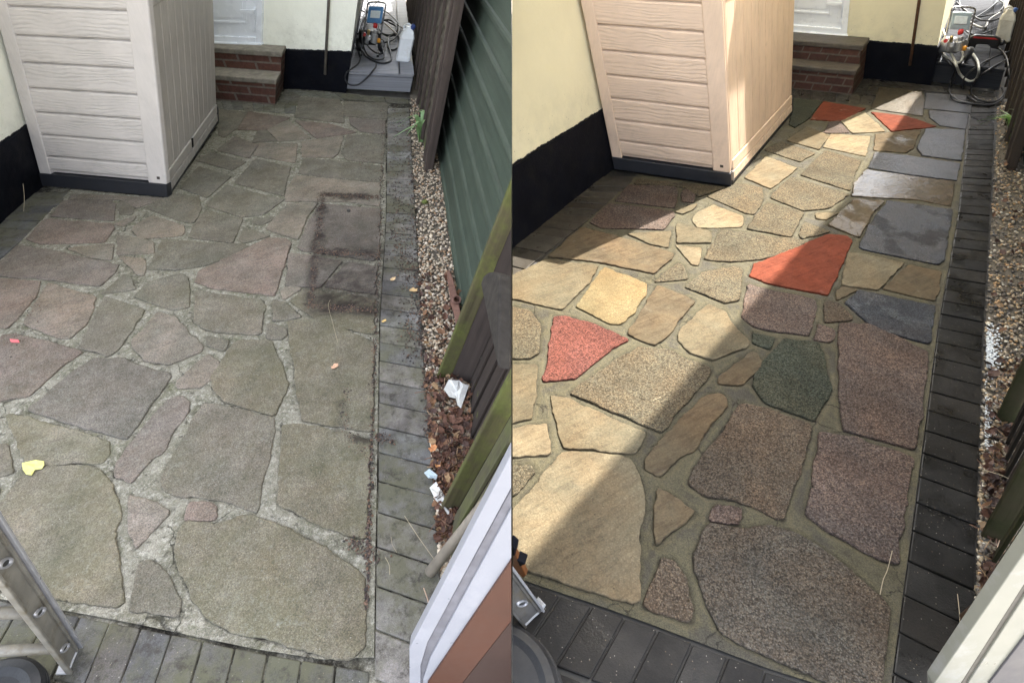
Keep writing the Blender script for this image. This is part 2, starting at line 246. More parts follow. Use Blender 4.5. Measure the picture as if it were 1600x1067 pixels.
# ---------------------------------------------------------------- mesh building
def worig(o):
    v = Vector((0, 0, 0))
    while o is not None: v += Vector(o.location); o = o.parent
    return v
CLIP = [None]; ICO = {}
class MB:
    def __init__(s): s.bm = bmesh.new(); s.cl = None
    def poly(s, pts):
        vs = [s.bm.verts.new(p) for p in pts]; return s.bm.faces.new(vs)
    def prism(s, pts, vec, cap=True):
        vec = Vector(vec); a = [s.bm.verts.new(p) for p in pts]; b = [s.bm.verts.new(Vector(p)+vec) for p in pts]; N = len(pts)
        if cap: s.bm.faces.new(a[::-1]); s.bm.faces.new(b)
        for i in range(N): s.bm.faces.new((a[i], a[(i+1) % N], b[(i+1) % N], b[i]))
        return s
    def box(s, o, ax, ay, az):
        o = Vector(o); ax = Vector(ax); ay = Vector(ay); az = Vector(az)
        return s.prism([o, o+ax, o+ax+ay, o+ay], az)
    def tube(s, pts, r, seg=8, cap=True, closed=False):
        pts = [Vector(p) for p in pts]; N = len(pts); rings = []; prev = None
        for i, p in enumerate(pts):
            a = pts[(i-1) % N] if (closed or i) else p; b = pts[(i+1) % N] if (closed or i < N-1) else p
            d = (b-a); d = d.normalized() if d.length > 1e-9 else Vector((0, 0, 1))
            if prev is None: x = d.orthogonal().normalized()
            else: x = prev - d*prev.dot(d); x = x.normalized() if x.length > 1e-6 else d.orthogonal().normalized()
            prev = x; y = d.cross(x); rr = r[i] if isinstance(r, (list, tuple)) else r
            rings.append([s.bm.verts.new(p+(x*math.cos(k*2*math.pi/seg)+y*math.sin(k*2*math.pi/seg))*rr) for k in range(seg)])
        M = N if closed else N-1
        for i in range(M):
            A, B = rings[i], rings[(i+1) % N]
            for k in range(seg): s.bm.faces.new((A[k], A[(k+1) % seg], B[(k+1) % seg], B[k]))
        if cap and not closed: s.bm.faces.new(rings[0][::-1]); s.bm.faces.new(rings[-1])
        return s
    def lathe(s, c, ax, prof, seg=20, e1=None, e2=None):
        c = Vector(c); ax = Vector(ax); x = Vector(e1) if e1 else ax.orthogonal().normalized(); y = Vector(e2) if e2 else ax.normalized().cross(x); rings = []
        for h, r in prof: rings.append([s.bm.verts.new(c+ax*h+(x*math.cos(k*2*math.pi/seg)+y*math.sin(k*2*math.pi/seg))*max(r, 1e-4)) for k in range(seg)])
        for A, B in zip(rings, rings[1:]):
            for k in range(seg): s.bm.faces.new((A[k], A[(k+1) % seg], B[(k+1) % seg], B[k]))
        s.bm.faces.new(rings[0][::-1]); s.bm.faces.new(rings[-1]); return s
    def blob(s, c, r, sub=1, jit=.2, sq=(1, 1, 1), col=None):
        c = Vector(c)
        if sub not in ICO:
            q = bmesh.new(); bmesh.ops.create_icosphere(q, subdivisions=sub, radius=1.0); q.verts.index_update()
            ICO[sub] = ([v.co.copy() for v in q.verts], [[v.index for v in f.verts] for f in q.faces]); q.free()
        M = Matrix.Rotation(random.uniform(0, 6.3), 3, 'Z') @ Matrix.Rotation(random.uniform(-.4, .4), 3, 'X')
        vs = []
        for q in ICO[sub][0]:
            q = q*(1+random.uniform(-jit, jit)); vs.append(s.bm.verts.new(c + M @ Vector((q.x*r*sq[0], q.y*r*sq[1], q.z*r*sq[2]))))
        fs = [s.bm.faces.new([vs[i] for i in f]) for f in ICO[sub][1]]
        if col: s.paint(fs, col)
        return s
    def paint(s, fs, col):
        if s.cl is None: s.cl = s.bm.loops.layers.float_color.new('Col')
        for f in fs:
            for l in f.loops: l[s.cl] = (*col, 1)
    def build(s, name, m, parent=None, loc=None, bevel=0, smooth=False, seg=2, clip=True):
        bm = s.bm
        if CLIP[0] and clip:
            sg = -1 if CLIP[0] == 'L' else 1
            r = bmesh.ops.bisect_plane(bm, geom=bm.verts[:]+bm.edges[:]+bm.faces[:], plane_co=(sg*.0015, 0, 0), plane_no=(sg, 0, 0), clear_inner=True, dist=1e-6)
            es = [e for e in r['geom_cut'] if isinstance(e, bmesh.types.BMEdge)]
            if es:
                try: bmesh.ops.holes_fill(bm, edges=es, sides=0)
                except Exception: pass
        if not bm.verts: bm.free(); return None
        bmesh.ops.recalc_face_normals(bm, faces=bm.faces)
        if loc is None and parent is None: loc = Vector((sum(v.co.x for v in bm.verts)/len(bm.verts), sum(v.co.y for v in bm.verts)/len(bm.verts), min(v.co.z for v in bm.verts)))
        o0 = worig(parent) if parent else Vector(loc)
        for v in bm.verts: v.co -= o0
        me = bpy.data.meshes.new(name); bm.to_mesh(me); bm.free()
        if smooth: me.polygons.foreach_set('use_smooth', [True]*len(me.polygons))
        me.materials.append(m); o = bpy.data.objects.new(name, me); COL.objects.link(o)
        if parent: o.parent = parent
        else: o.location = o0
        if bevel:
            b = o.modifiers.new('bevel', 'BEVEL'); b.width = bevel; b.segments = seg; b.limit_method = 'ANGLE'; b.angle_limit = math.radians(35)
            b.use_clamp_overlap = True
        return o
def thing(name, label, cat, loc, group=None):
    o = bpy.data.objects.new(name, None); COL.objects.link(o); o.location = loc; o.empty_display_size = .1
    return tag(o, label, cat, group)
def tag(o, label=None, cat=None, group=None, kind=None):
    if o is None: return None
    for k, v in (('label', label), ('category', cat), ('group', group), ('kind', kind)):
        if v: o[k] = v
    return o
def spline(P, n=8, closed=False):
    P = [Vector(p) for p in P]; N = len(P); out = []
    g = (lambda i: P[i % N]) if closed else (lambda i: P[max(0, min(N-1, i))])
    for i in range(N if closed else N-1):
        a, b, c, d = g(i-1), g(i), g(i+1), g(i+2)
        for k in range(n):
            q = k/n; out.append(.5*((2*b)+(c-a)*q+(2*a-5*b+4*c-d)*q*q+(3*b-a-3*c+d)*q**3))
    if not closed: out.append(P[-1])
    return out
def clip2(poly, sg):
    out = []
    for i in range(len(poly)):
        a, b = poly[i-1], poly[i]; ia, ib = a[0]*sg > .002, b[0]*sg > .002
        if ia != ib: q = (sg*.002-a[0])/(b[0]-a[0]); out.append((a[0]+(b[0]-a[0])*q, a[1]+(b[1]-a[1])*q))
        if ib: out.append(b)
    return out
SLABS=[
 ('gp','lg',[(0.918,3.553),(1.522,3.425),(1.293,3.288),(1.223,3.431),(0.88,3.483)],[(-3.065,3.321),(-2.404,3.263),(-2.506,3.121),(-2.685,3.241),(-3.046,3.255)]),
 ('pp','pg',[(0.837,3.46),(1.156,3.445),(1.171,3.375),(1.087,3.126),(0.7,3.228)],[(-3.067,3.231),(-2.759,3.247),(-2.689,3.187),(-2.568,2.958),(-3.012,3.012)]),
 ('pp','gg',[(1.222,3.403),(1.273,3.403),(1.276,3.294),(1.233,3.202),(1.157,3.215),(1.177,3.32)],[(-2.663,3.216),(-2.616,3.221),(-2.527,3.124),(-2.493,3.039),(-2.574,3.043),(-2.64,3.139)]),
 ('pp','pk',[(0.658,3.189),(1.07,3.077),(1.062,3.016),(0.948,2.845),(0.567,2.867),(0.495,2.935)],[(-3.02,2.973),(-2.545,2.912),(-2.505,2.858),(-2.474,2.694),(-2.848,2.676),(-2.97,2.73)]),
 ('bf','lt',[(1.074,3.069),(1.253,3.184),(1.226,3.126),(1.12,3.04)],[(-2.536,2.906),(-2.461,3.025),(-2.44,2.971),(-2.469,2.885)]),
 ('bf','lt',[(0.713,2.791),(1.0,2.823),(0.935,2.636),(0.844,2.666)],[(-2.649,2.622),(-2.408,2.68),(-2.318,2.506),(-2.427,2.524)]),
 ('br','pg',[(0.437,2.867),(0.622,2.774),(0.957,2.571),(0.922,2.51),(0.794,2.366),(0.486,2.483),(0.21,2.539)],[(-2.971,2.663),(-2.722,2.598),(-2.246,2.45),(-2.229,2.392),(-2.233,2.249),(-2.615,2.322),(-2.921,2.344)]),
 ('cr','cr',[(1.164,2.981),(1.221,3.064),(1.357,3.164),(1.509,3.005),(1.473,2.912),(1.444,2.878),(1.167,2.861)],[(-2.382,2.836),(-2.395,2.916),(-2.349,3.017),(-2.081,2.89),(-2.041,2.805),(-2.04,2.772),(-2.283,2.729)]),
 ('bf','lt',[(1.055,2.923),(1.235,2.823),(1.205,2.686),(0.995,2.686)],[(-2.437,2.775),(-2.189,2.703),(-2.108,2.578),(-2.303,2.557)]),
 ('cr','cr',[(0.985,2.666),(1.127,2.63),(1.097,2.529),(1.061,2.446),(1.028,2.455)],[(-2.296,2.538),(-2.135,2.52),(-2.082,2.427),(-2.048,2.349),(-2.087,2.353)]),
 ('gp','gg',[(0.954,2.47),(0.982,2.437),(0.971,2.314),(0.778,2.289)],[(-2.167,2.359),(-2.115,2.332),(-2.026,2.221),(-2.186,2.178)]),
 ('gp','gg',[(1.315,2.845),(1.574,2.759),(1.772,2.728),(1.791,2.697),(1.628,2.587),(1.438,2.51),(1.252,2.483),(1.11,2.51)],[(-2.133,2.73),(-1.826,2.679),(-1.62,2.671),(-1.578,2.645),(-1.639,2.531),(-1.752,2.445),(-1.901,2.401),(-2.055,2.411)]),
 ('gp','gg',[(1.351,3.294),(1.619,3.488),(1.778,3.425),(1.724,3.241),(1.592,3.04),(1.537,3.052)],[(-2.458,3.131),(-2.364,3.327),(-2.169,3.286),(-2.072,3.119),(-2.034,2.93),(-2.094,2.935)]),
 ('gp','gg',[(1.481,2.852),(1.58,3.005),(1.731,3.194),(1.922,3.06),(1.716,2.753)],[(-1.986,2.752),(-2.017,2.897),(-2.028,3.079),(-1.747,2.978),(-1.691,2.687)]),
 ('cr','gg',[(2.002,3.957),(2.162,3.744),(1.832,3.406),(1.706,3.58)],[(-2.383,3.77),(-2.07,3.599),(-2.104,3.274),(-2.357,3.415)]),
 ('gp','gg',[(1.828,3.345),(2.055,3.595),(2.271,3.378),(2.348,3.315),(2.101,3.113),(1.932,3.084),(1.779,3.272)],[(-2.059,3.22),(-2.05,3.459),(-1.682,3.289),(-1.563,3.241),(-1.628,3.042),(-1.757,3.0),(-2.047,3.152)]),
 ('gp','gg',[(2.522,4.074),(2.715,3.882),(2.555,3.656),(2.379,3.378),(2.136,3.631)],[(-2.003,3.914),(-1.679,3.765),(-1.646,3.556),(-1.585,3.299),(-2.005,3.498)]),
 ('cr','lt',[(2.73,4.431),(3.041,4.379),(2.794,3.968),(2.541,4.147)],[(-2.095,4.238),(-1.774,4.217),(-1.675,3.845),(-2.043,3.979)]),
 ('bf','lg',[(2.591,4.595),(2.698,4.379),(2.476,4.099),(2.297,4.291)],[(-2.347,4.368),(-2.082,4.191),(-2.065,3.933),(-2.377,4.084)]),
 ('gp','gg',[(2.236,4.249),(2.422,4.027),(2.226,3.865),(2.037,4.092)],[(-2.399,4.043),(-2.056,3.866),(-2.107,3.709),(-2.457,3.89)]),
 ('dg','gg',[(2.784,5.363),(3.028,5.271),(2.707,4.81),(2.485,4.586),(2.467,4.652)],[(-2.768,5.037),(-2.477,4.976),(-2.409,4.561),(-2.436,4.353),(-2.503,4.408)]),
 ('rd','br',[(3.045,5.271),(3.353,5.065),(2.949,4.732),(2.701,4.777)],[(-2.462,4.977),(-2.028,4.824),(-2.132,4.512),(-2.389,4.533)]),
 ('pp','gg',[(2.854,4.718),(2.949,4.75),(2.905,4.46),(2.676,4.448)],[(-2.206,4.494),(-2.145,4.528),(-1.959,4.277),(-2.156,4.248)]),
 ('cr','lt',[(2.97,4.777),(3.295,5.0),(3.23,4.489),(2.923,4.448)],[(-2.148,4.552),(-2.03,4.765),(-1.692,4.326),(-1.934,4.267)]),
 ('rd','pk',[(3.358,4.976),(3.634,4.856),(3.739,4.608),(3.287,4.493)],[(-1.955,4.749),(-1.618,4.667),(-1.335,4.465),(-1.645,4.334)]),
 ('gp','gg',[(3.831,5.726),(4.181,5.589),(4.039,5.282),(3.775,4.87),(3.404,5.065)],[(-2.112,5.41),(-1.7,5.318),(-1.589,5.053),(-1.505,4.689),(-1.983,4.827)]),
 ('bg','gg',[(4.202,5.531),(4.62,5.446),(4.266,4.951),(3.913,5.075)],[(-1.638,5.271),(-1.209,5.227),(-1.138,4.792),(-1.541,4.871)]),
 ('bg','pg',[(3.934,5.025),(4.228,4.918),(3.958,4.544),(3.792,4.63),(3.818,4.833)],[(-1.485,4.83),(-1.146,4.761),(-1.093,4.427),(-1.305,4.487),(-1.438,4.661)]),
 ('bg','gg',[(3.621,4.556),(3.944,4.523),(3.491,3.882),(3.247,3.978),(3.292,4.129)],[(-1.399,4.413),(-1.088,4.408),(-0.989,3.829),(-1.28,3.891),(-1.357,4.023)]),
 ('br','lt',[(3.115,4.431),(3.566,4.544),(3.263,4.129),(3.153,4.038),(2.919,4.085)],[(-1.75,4.268),(-1.437,4.398),(-1.383,4.021),(-1.41,3.935),(-1.655,3.956)]),
 ('bg','gg',[(2.914,4.049),(3.133,3.978),(3.451,3.832),(3.234,3.535),(2.919,3.65),(2.703,3.751)],[(-1.631,3.925),(-1.381,3.882),(-0.985,3.783),(-0.945,3.51),(-1.314,3.582),(-1.586,3.65)]),
 ('br','lt',[(2.667,3.719),(3.206,3.512),(2.951,3.151),(2.774,3.241),(2.35,3.294),(2.465,3.488)],[(-1.594,3.62),(-0.952,3.487),(-0.893,3.152),(-1.122,3.214),(-1.544,3.222),(-1.594,3.402)]),
 ('br','lt',[(2.343,3.241),(2.545,3.228),(2.362,3.04),(2.136,2.753),(2.004,2.901)],[(-1.509,3.176),(-1.317,3.183),(-1.333,3.002),(-1.309,2.728),(-1.547,2.846)]),
 ('bf','gg',[(1.996,3.052),(2.159,3.06),(2.024,2.969),(1.971,2.981)],[(-1.674,2.978),(-1.532,3.0),(-1.583,2.908),(-1.641,2.913)]),
 ('gp','gg',[(1.875,2.935),(1.986,2.812),(1.77,2.738),(1.781,2.791)],[(-1.691,2.864),(-1.492,2.766),(-1.63,2.68),(-1.662,2.728)]),
 ('rd','pk',[(1.483,2.51),(1.963,2.787),(2.061,2.759),(2.065,2.703),(1.676,2.168),(1.395,2.273),(1.315,2.349),(1.389,2.46)],[(-1.711,2.449),(-1.493,2.741),(-1.382,2.726),(-1.334,2.677),(-1.259,2.164),(-1.601,2.228),(-1.735,2.288),(-1.757,2.395)]),
 ('bg','dp',[(2.57,3.228),(2.926,3.101),(2.72,2.812),(2.509,2.51),(2.439,2.455),(2.089,2.616),(2.082,2.646),(2.319,2.958)],[(-1.295,3.185),(-0.877,3.107),(-0.832,2.836),(-0.78,2.551),(-0.799,2.496),(-1.243,2.603),(-1.273,2.629),(-1.306,2.926)]),
 ('by','dp',[(1.989,2.587),(2.123,2.539),(2.252,2.47),(1.963,2.215),(1.789,2.256)],[(-1.31,2.567),(-1.15,2.538),(-0.979,2.49),(-1.036,2.236),(-1.227,2.254)]),
 ('br','dp',[(2.274,2.455),(2.41,2.383),(2.222,2.118),(1.996,2.223)],[(-0.947,2.479),(-0.768,2.43),(-0.724,2.176),(-1.013,2.246)]),
 ('br','lt',[(1.792,2.245),(1.857,2.215),(1.705,2.129),(1.726,2.199)],[(-1.216,2.244),(-1.133,2.225),(-1.201,2.132),(-1.239,2.197)]),
 ('bg','gn',[(1.862,2.207),(2.187,2.076),(1.986,1.788),(1.784,1.892),(1.737,2.106)],[(-1.121,2.218),(-0.722,2.135),(-0.672,1.858),(-0.939,1.929),(-1.154,2.115)]),
 ('pp','gg',[(1.375,2.219),(1.592,2.129),(1.574,2.076),(1.441,1.852),(1.252,1.886),(1.195,1.917),(1.163,1.989),(1.283,2.264)],[(-1.576,2.178),(-1.305,2.12),(-1.279,2.071),(-1.22,1.856),(-1.42,1.866),(-1.498,1.887),(-1.586,1.949),(-1.697,2.209)]),
 ('pb','gg',[(1.644,2.129),(1.702,2.091),(1.715,1.968),(1.557,1.947)],[(-1.257,2.126),(-1.174,2.098),(-1.062,1.989),(-1.19,1.954)]),
 ('pp','gg',[(1.52,1.933),(1.583,1.886),(1.555,1.826),(1.517,1.801),(1.453,1.82)],[(-1.213,1.937),(-1.117,1.901),(-1.095,1.846),(-1.109,1.818),(-1.183,1.829)]),
 ('yl','lp',[(0.526,2.428),(0.739,2.264),(0.705,2.168),(0.622,2.017),(0.535,1.933),(0.483,1.94),(0.334,2.069),(0.417,2.232)],[(-2.534,2.277),(-2.202,2.152),(-2.155,2.061),(-2.112,1.916),(-2.125,1.83),(-2.179,1.831),(-2.424,1.931),(-2.477,2.088)]),
 ('bf','pk',[(-0.059,2.298),(0.203,2.51),(0.487,2.446),(0.434,2.298),(0.254,2.047),(0.0,2.137),(-0.057,2.152)],[(-2.982,2.097),(-2.905,2.318),(-2.585,2.289),(-2.515,2.15),(-2.482,1.902),(-2.795,1.957),(-2.862,1.965)]),
 ('br','gg',[(0.786,2.256),(0.96,2.121),(0.735,1.826),(0.678,1.778),(0.558,1.855)],[(-2.152,2.149),(-1.881,2.046),(-1.852,1.756),(-1.866,1.705),(-2.04,1.762)]),
 ('bf','lg',[(1.017,2.091),(1.088,2.032),(1.093,1.947),(1.129,1.801),(1.103,1.763),(0.917,1.679),(0.831,1.726),(0.796,1.826),(0.817,1.879)],[(-1.803,2.025),(-1.69,1.98),(-1.617,1.904),(-1.466,1.776),(-1.459,1.739),(-1.562,1.642),(-1.682,1.675),(-1.795,1.762),(-1.818,1.812)]),
 ('gp','gg',[(1.268,2.437),(1.298,2.401),(1.191,2.121),(1.105,2.103),(0.938,2.24),(1.055,2.366)],[(-1.849,2.362),(-1.794,2.333),(-1.667,2.071),(-1.732,2.045),(-1.997,2.151),(-1.99,2.276)]),
 ('rp','pm',[(0.213,1.989),(0.281,1.992),(0.426,1.917),(0.563,1.82),(0.46,1.745),(0.275,1.562),(0.139,1.545),(0.155,1.632)],[(-2.473,1.845),(-2.411,1.855),(-2.214,1.803),(-2.007,1.731),(-2.043,1.651),(-2.068,1.463),(-2.183,1.432),(-2.238,1.513)]),
 ('gp','pk',[(-0.056,2.091),(0.101,2.032),(0.143,1.933),(0.126,1.726),(0.083,1.69),(-0.05,1.69)],[(-2.811,1.909),(-2.614,1.872),(-2.494,1.787),(-2.342,1.596),(-2.353,1.558),(-2.479,1.543)]),
 ('gp','dg',[(0.594,1.763),(0.735,1.751),(0.795,1.684),(0.9,1.632),(0.894,1.598),(0.598,1.268),(0.247,1.472),(0.489,1.69)],[(-1.932,1.683),(-1.79,1.687),(-1.681,1.634),(-1.541,1.598),(-1.518,1.566),(-1.525,1.232),(-2.02,1.378),(-1.971,1.604)]),
 ('bf','gn',[(0.166,1.464),(0.245,1.439),(0.528,1.263),(0.506,1.202),(0.472,1.169),(0.199,1.19),(0.18,1.318)],[(-2.091,1.361),(-1.996,1.347),(-1.586,1.219),(-1.557,1.161),(-1.561,1.126),(-1.834,1.113),(-1.958,1.228)]),
 ('bf','gg',[(-0.049,1.644),(0.111,1.649),(0.104,1.464),(0.074,1.337),(0.0,1.313),(-0.044,1.309)],[(-2.441,1.5),(-2.294,1.524),(-2.149,1.353),(-2.073,1.233),(-2.124,1.203),(-2.162,1.193)]),
 ('cr','gg',[(-0.043,1.277),(0.142,1.309),(0.147,1.16),(-0.041,1.148)],[(-2.135,1.164),(-1.986,1.215),(-1.86,1.079),(-2.028,1.045)]),
 ('gp','gg',[(-0.041,1.1),(0.075,1.108),(0.084,1.08),(-0.038,0.94)],[(-1.987,1.001),(-1.885,1.022),(-1.853,0.998),(-1.854,0.854)]),
 ('by','gn',[(0.194,1.169),(0.312,1.167),(0.428,1.151),(0.459,1.124),(0.48,1.046),(0.471,0.93),(0.434,0.866),(0.437,0.866),(0.417,0.767),(0.39,0.629),(0.368,0.619),(0.211,0.665),(0.043,0.72),(-0.033,0.742),(-0.037,0.873)],[(-1.822,1.093),(-1.71,1.105),(-1.588,1.104),(-1.537,1.083),(-1.453,1.014),(-1.367,0.907),(-1.349,0.844),(-1.346,0.844),(-1.283,0.75),(-1.196,0.62),(-1.207,0.607),(-1.392,0.63),(-1.595,0.66),(-1.685,0.67),(-1.797,0.791)]),
 ('br','lg',[(0.916,1.576),(1.133,1.739),(1.151,1.673),(1.13,1.626),(1.002,1.522),(0.907,1.532)],[(-1.48,1.549),(-1.412,1.72),(-1.341,1.663),(-1.323,1.619),(-1.356,1.509),(-1.453,1.508)]),
 ('br','pg',[(0.842,1.469),(0.898,1.477),(0.919,1.444),(0.9,1.394),(0.821,1.318),(0.704,1.179),(0.667,1.169),(0.554,1.065),(0.497,1.1),(0.513,1.144),(0.607,1.246),(0.713,1.356)],[(-1.462,1.444),(-1.416,1.457),(-1.37,1.429),(-1.347,1.382),(-1.358,1.303),(-1.353,1.163),(-1.38,1.149),(-1.4,1.041),(-1.481,1.066),(-1.503,1.108),(-1.498,1.212),(-1.489,1.325)]),
 ('br','lg',[(0.53,1.012),(0.58,0.976),(0.645,0.923),(0.577,0.872),(0.48,0.8),(0.493,0.885),(0.507,0.933)],[(-1.379,0.989),(-1.303,0.962),(-1.199,0.922),(-1.221,0.867),(-1.252,0.788),(-1.309,0.868),(-1.336,0.914)]),
 ('pp','pk',[(0.721,0.951),(0.814,0.933),(0.785,0.873),(0.681,0.889)],[(-1.151,0.956),(-1.051,0.952),(-1.028,0.893),(-1.138,0.895)]),
 ('pb','gg',[(0.973,1.424),(1.07,1.389),(1.217,1.304),(1.177,1.228),(1.103,1.12),(0.992,0.969),(0.939,0.886),(0.864,0.94),(0.784,0.969),(0.703,0.979),(0.651,1.031),(0.68,1.088)],[(-1.303,1.417),(-1.186,1.397),(-0.982,1.337),(-0.956,1.263),(-0.936,1.156),(-0.915,1.005),(-0.896,0.923),(-1.01,0.964),(-1.107,0.98),(-1.191,0.98),(-1.282,1.021),(-1.301,1.077)]),
 ('dg','gn',[(1.306,1.82),(1.463,1.795),(1.452,1.733),(1.414,1.593),(1.389,1.495),(1.236,1.325),(1.065,1.424),(1.053,1.522),(1.082,1.593),(1.183,1.696)],[(-1.318,1.813),(-1.153,1.807),(-1.113,1.75),(-1.035,1.62),(-0.979,1.529),(-0.982,1.358),(-1.219,1.428),(-1.309,1.515),(-1.34,1.583),(-1.331,1.688)]),
 ('pp','gn',[(1.63,1.94),(1.77,1.933),(1.871,1.826),(1.945,1.726),(1.936,1.714),(1.677,1.337),(1.567,1.185),(1.38,1.259),(1.332,1.277),(1.401,1.454),(1.548,1.769)],[(-1.118,1.955),(-0.985,1.964),(-0.808,1.88),(-0.66,1.798),(-0.658,1.787),(-0.587,1.419),(-0.564,1.27),(-0.795,1.315),(-0.854,1.325),(-0.935,1.493),(-1.055,1.794)]),
 ('pp','gn',[(1.232,1.263),(1.369,1.237),(1.534,1.142),(1.433,1.005),(1.381,0.929),(1.245,0.736),(1.215,0.747),(1.159,0.786),(1.072,0.854),(1.03,0.91),(1.029,0.913),(1.104,1.034),(1.176,1.16)],[(-0.935,1.302),(-0.787,1.294),(-0.56,1.227),(-0.54,1.091),(-0.525,1.016),(-0.492,0.824),(-0.528,0.83),(-0.612,0.859),(-0.747,0.91),(-0.831,0.956),(-0.835,0.959),(-0.866,1.079),(-0.902,1.202)]),
 ('bb','gn',[(0.685,0.878),(0.773,0.854),(0.88,0.875),(0.941,0.854),(1.018,0.795),(1.091,0.717),(1.138,0.637),(1.153,0.605),(1.08,0.495),(1.019,0.407),(0.956,0.384),(0.884,0.407),(0.733,0.477),(0.656,0.512),(0.617,0.544),(0.6,0.61),(0.598,0.685),(0.588,0.717),(0.599,0.772),(0.642,0.836)],[(-1.125,0.886),(-1.024,0.874),(-0.942,0.907),(-0.868,0.894),(-0.749,0.85),(-0.618,0.788),(-0.509,0.72),(-0.469,0.693),(-0.446,0.583),(-0.429,0.495),(-0.468,0.465),(-0.554,0.478),(-0.75,0.522),(-0.851,0.546),(-0.914,0.57),(-0.983,0.628),(-1.048,0.698),(-1.083,0.726),(-1.117,0.778),(-1.13,0.841)]),
 ('pb','gg',[(0.488,0.753),(0.525,0.75),(0.554,0.691),(0.554,0.6),(0.536,0.56),(0.458,0.591),(0.399,0.605),(0.438,0.67)],[(-1.206,0.746),(-1.168,0.748),(-1.093,0.697),(-1.018,0.614),(-1.002,0.574),(-1.1,0.593),(-1.166,0.598),(-1.184,0.663)]),
 ('dg','gg',[(1.172,1.866),(1.27,1.826),(1.211,1.751),(1.152,1.795)],[(-1.478,1.839),(-1.357,1.814),(-1.349,1.74),(-1.439,1.773)]),
]
# ---------------------------------------------------------------- the ground
V = Vector
gm = simple('soil', (.10, .085, .065), .95, .3, 6, .004, 60); pgm = simple('bounce_ground', (.34, .32, .28), .95, .3, 6, .004, 60)  # outer ground made pale to bounce extra light onto the walls
b = MB(); b.poly([(-60, -60, -.07), (60, -60, -.07), (60, 60, -.07), (-60, 60, -.07)])
tag(b.build('ground', pgm, loc=(0, 0, -.07)), kind='structure')
RC = dict(gp=(.083,.070,.048), pp=(.086,.066,.056), dg=(.043,.045,.033), bg=(.050,.051,.055), bf=(.104,.086,.056), cr=(.138,.112,.073), yl=(.146,.114,.063),
          rd=(.125,.035,.020), rp=(.105,.042,.034), br=(.088,.068,.043), by=(.128,.106,.070), bb=(.068,.058,.046), pb=(.080,.064,.048))
RP = dict(gp=(1, .05), pp=(1, .1), dg=(1, .2), bg=(.9, .45), bf=(.3, .1), cr=(.2, .0), yl=(.45, 0), rd=(.12, .3), rp=(1, .05), br=(.15, .35), by=(.3, .05), bb=(1, .3), pb=(1, .2))
LC = dict(lg=(0.136, 0.117, 0.097), pg=(0.109, 0.090, 0.079), gg=(0.105, 0.098, 0.075), pk=(0.146, 0.107, 0.089), lt=(0.159, 0.138, 0.111), cr=(0.177, 0.144, 0.111), br=(0.115, 0.079, 0.061), dp=(0.120, 0.103, 0.092),
          gn=(0.109, 0.099, 0.063), dg=(0.092, 0.084, 0.071), lp=(0.166, 0.132, 0.106), pm=(0.120, 0.088, 0.075))
LM = dict(gn=1.0, pm=.5, gg=.55, dg=.15, lg=.25, lp=.35, lt=.3, cr=.1, br=.1, pk=.12, pg=.1, dp=.25)
LABR = dict(rd='smooth bright red paving slab', rp='pinkish red pebbled paving slab', yl='yellow sandstone coloured slab')
def slab_mesh(poly, z, sg, seed):
    poly = clip2(poly, sg)
    if len(poly) < 3: return None
    A = sum(poly[i-1][0]*poly[i][1]-poly[i][0]*poly[i-1][1] for i in range(len(poly)))/2
    if A < 0: poly = poly[::-1]
    # round the corners slightly, then break the edge up
    P = []
    for i in range(len(poly)):
        a, p, c = V(poly[i-1]), V(poly[i]), V(poly[(i+1) % len(poly)])
        onseam = abs(p.x) < .004
        da, dc = (a-p).length, (c-p).length
        if onseam or min(da, dc) < .03: P.append(p); continue
        k = min(.014, da*.3, dc*.3); A1 = p+(a-p).normalized()*k; C1 = p+(c-p).normalized()*k
        P += [A1, (A1+C1+p*2)/4, C1]
    Q = []
    for i in range(len(P)):
        a, c = P[i], P[(i+1) % len(P)]; L = (c-a).length; m = max(1, int(L/.009))
        for k in range(m):
            q = a+(c-a)*(k/m)
            if abs(q.x) > .004:
                e = V((q.x*13+seed, q.y*13, seed)); f = V((q.x*45+seed, q.y*45, seed*2))
                g = V((q.x*110+seed, q.y*110, seed*3)); ch = max(0.0, noise.noise(e*1.7+V((3, 8, 2)))-.05)*2.2; q = q + V((noise.noise(e)*.009+noise.noise(f)*.0055+noise.noise(g)*.0045*ch, noise.noise(e+V((9, 3, 1)))*.009+noise.noise(f+V((5, 1, 2)))*.0055+noise.noise(g+V((4, 4, 1)))*.0045*ch))
                if q.x*sg < .002: q.x = sg*.002
            Q.append(q)
    def ring(off, zz):
        R = []
        for i in range(len(Q)):
            d = Q[(i+1) % len(Q)]-Q[i-1]; nn = V((-d.y, d.x)); nn = nn.normalized() if nn.length > 1e-6 else V((0, 0)); q = Q[i]+nn*off
            if q.x*sg < .002: q.x = sg*.002
            R.append(mb.bm.verts.new((q.x, q.y, zz)))
        return R
    mb = MB(); ow = -.0045 if sg < 0 else -.003; rs = [ring(ow-.001, z-.045), ring(ow, z-.0035), ring(ow+.0015, z-.0010), ring(ow+.0045, z)]
    for a, c in zip(rs, rs[1:]):
        for i in range(len(a)): j = (i+1) % len(a); mb.bm.faces.new((a[i], a[j], c[j], c[i]))
    f = mb.bm.faces.new(rs[-1]); f.normal_update()
    return mb
STW, STD = stone(True), stone(False); MOW, MOD = mortar(True), mortar(False); PVW, PVD = paver(True), paver(False)
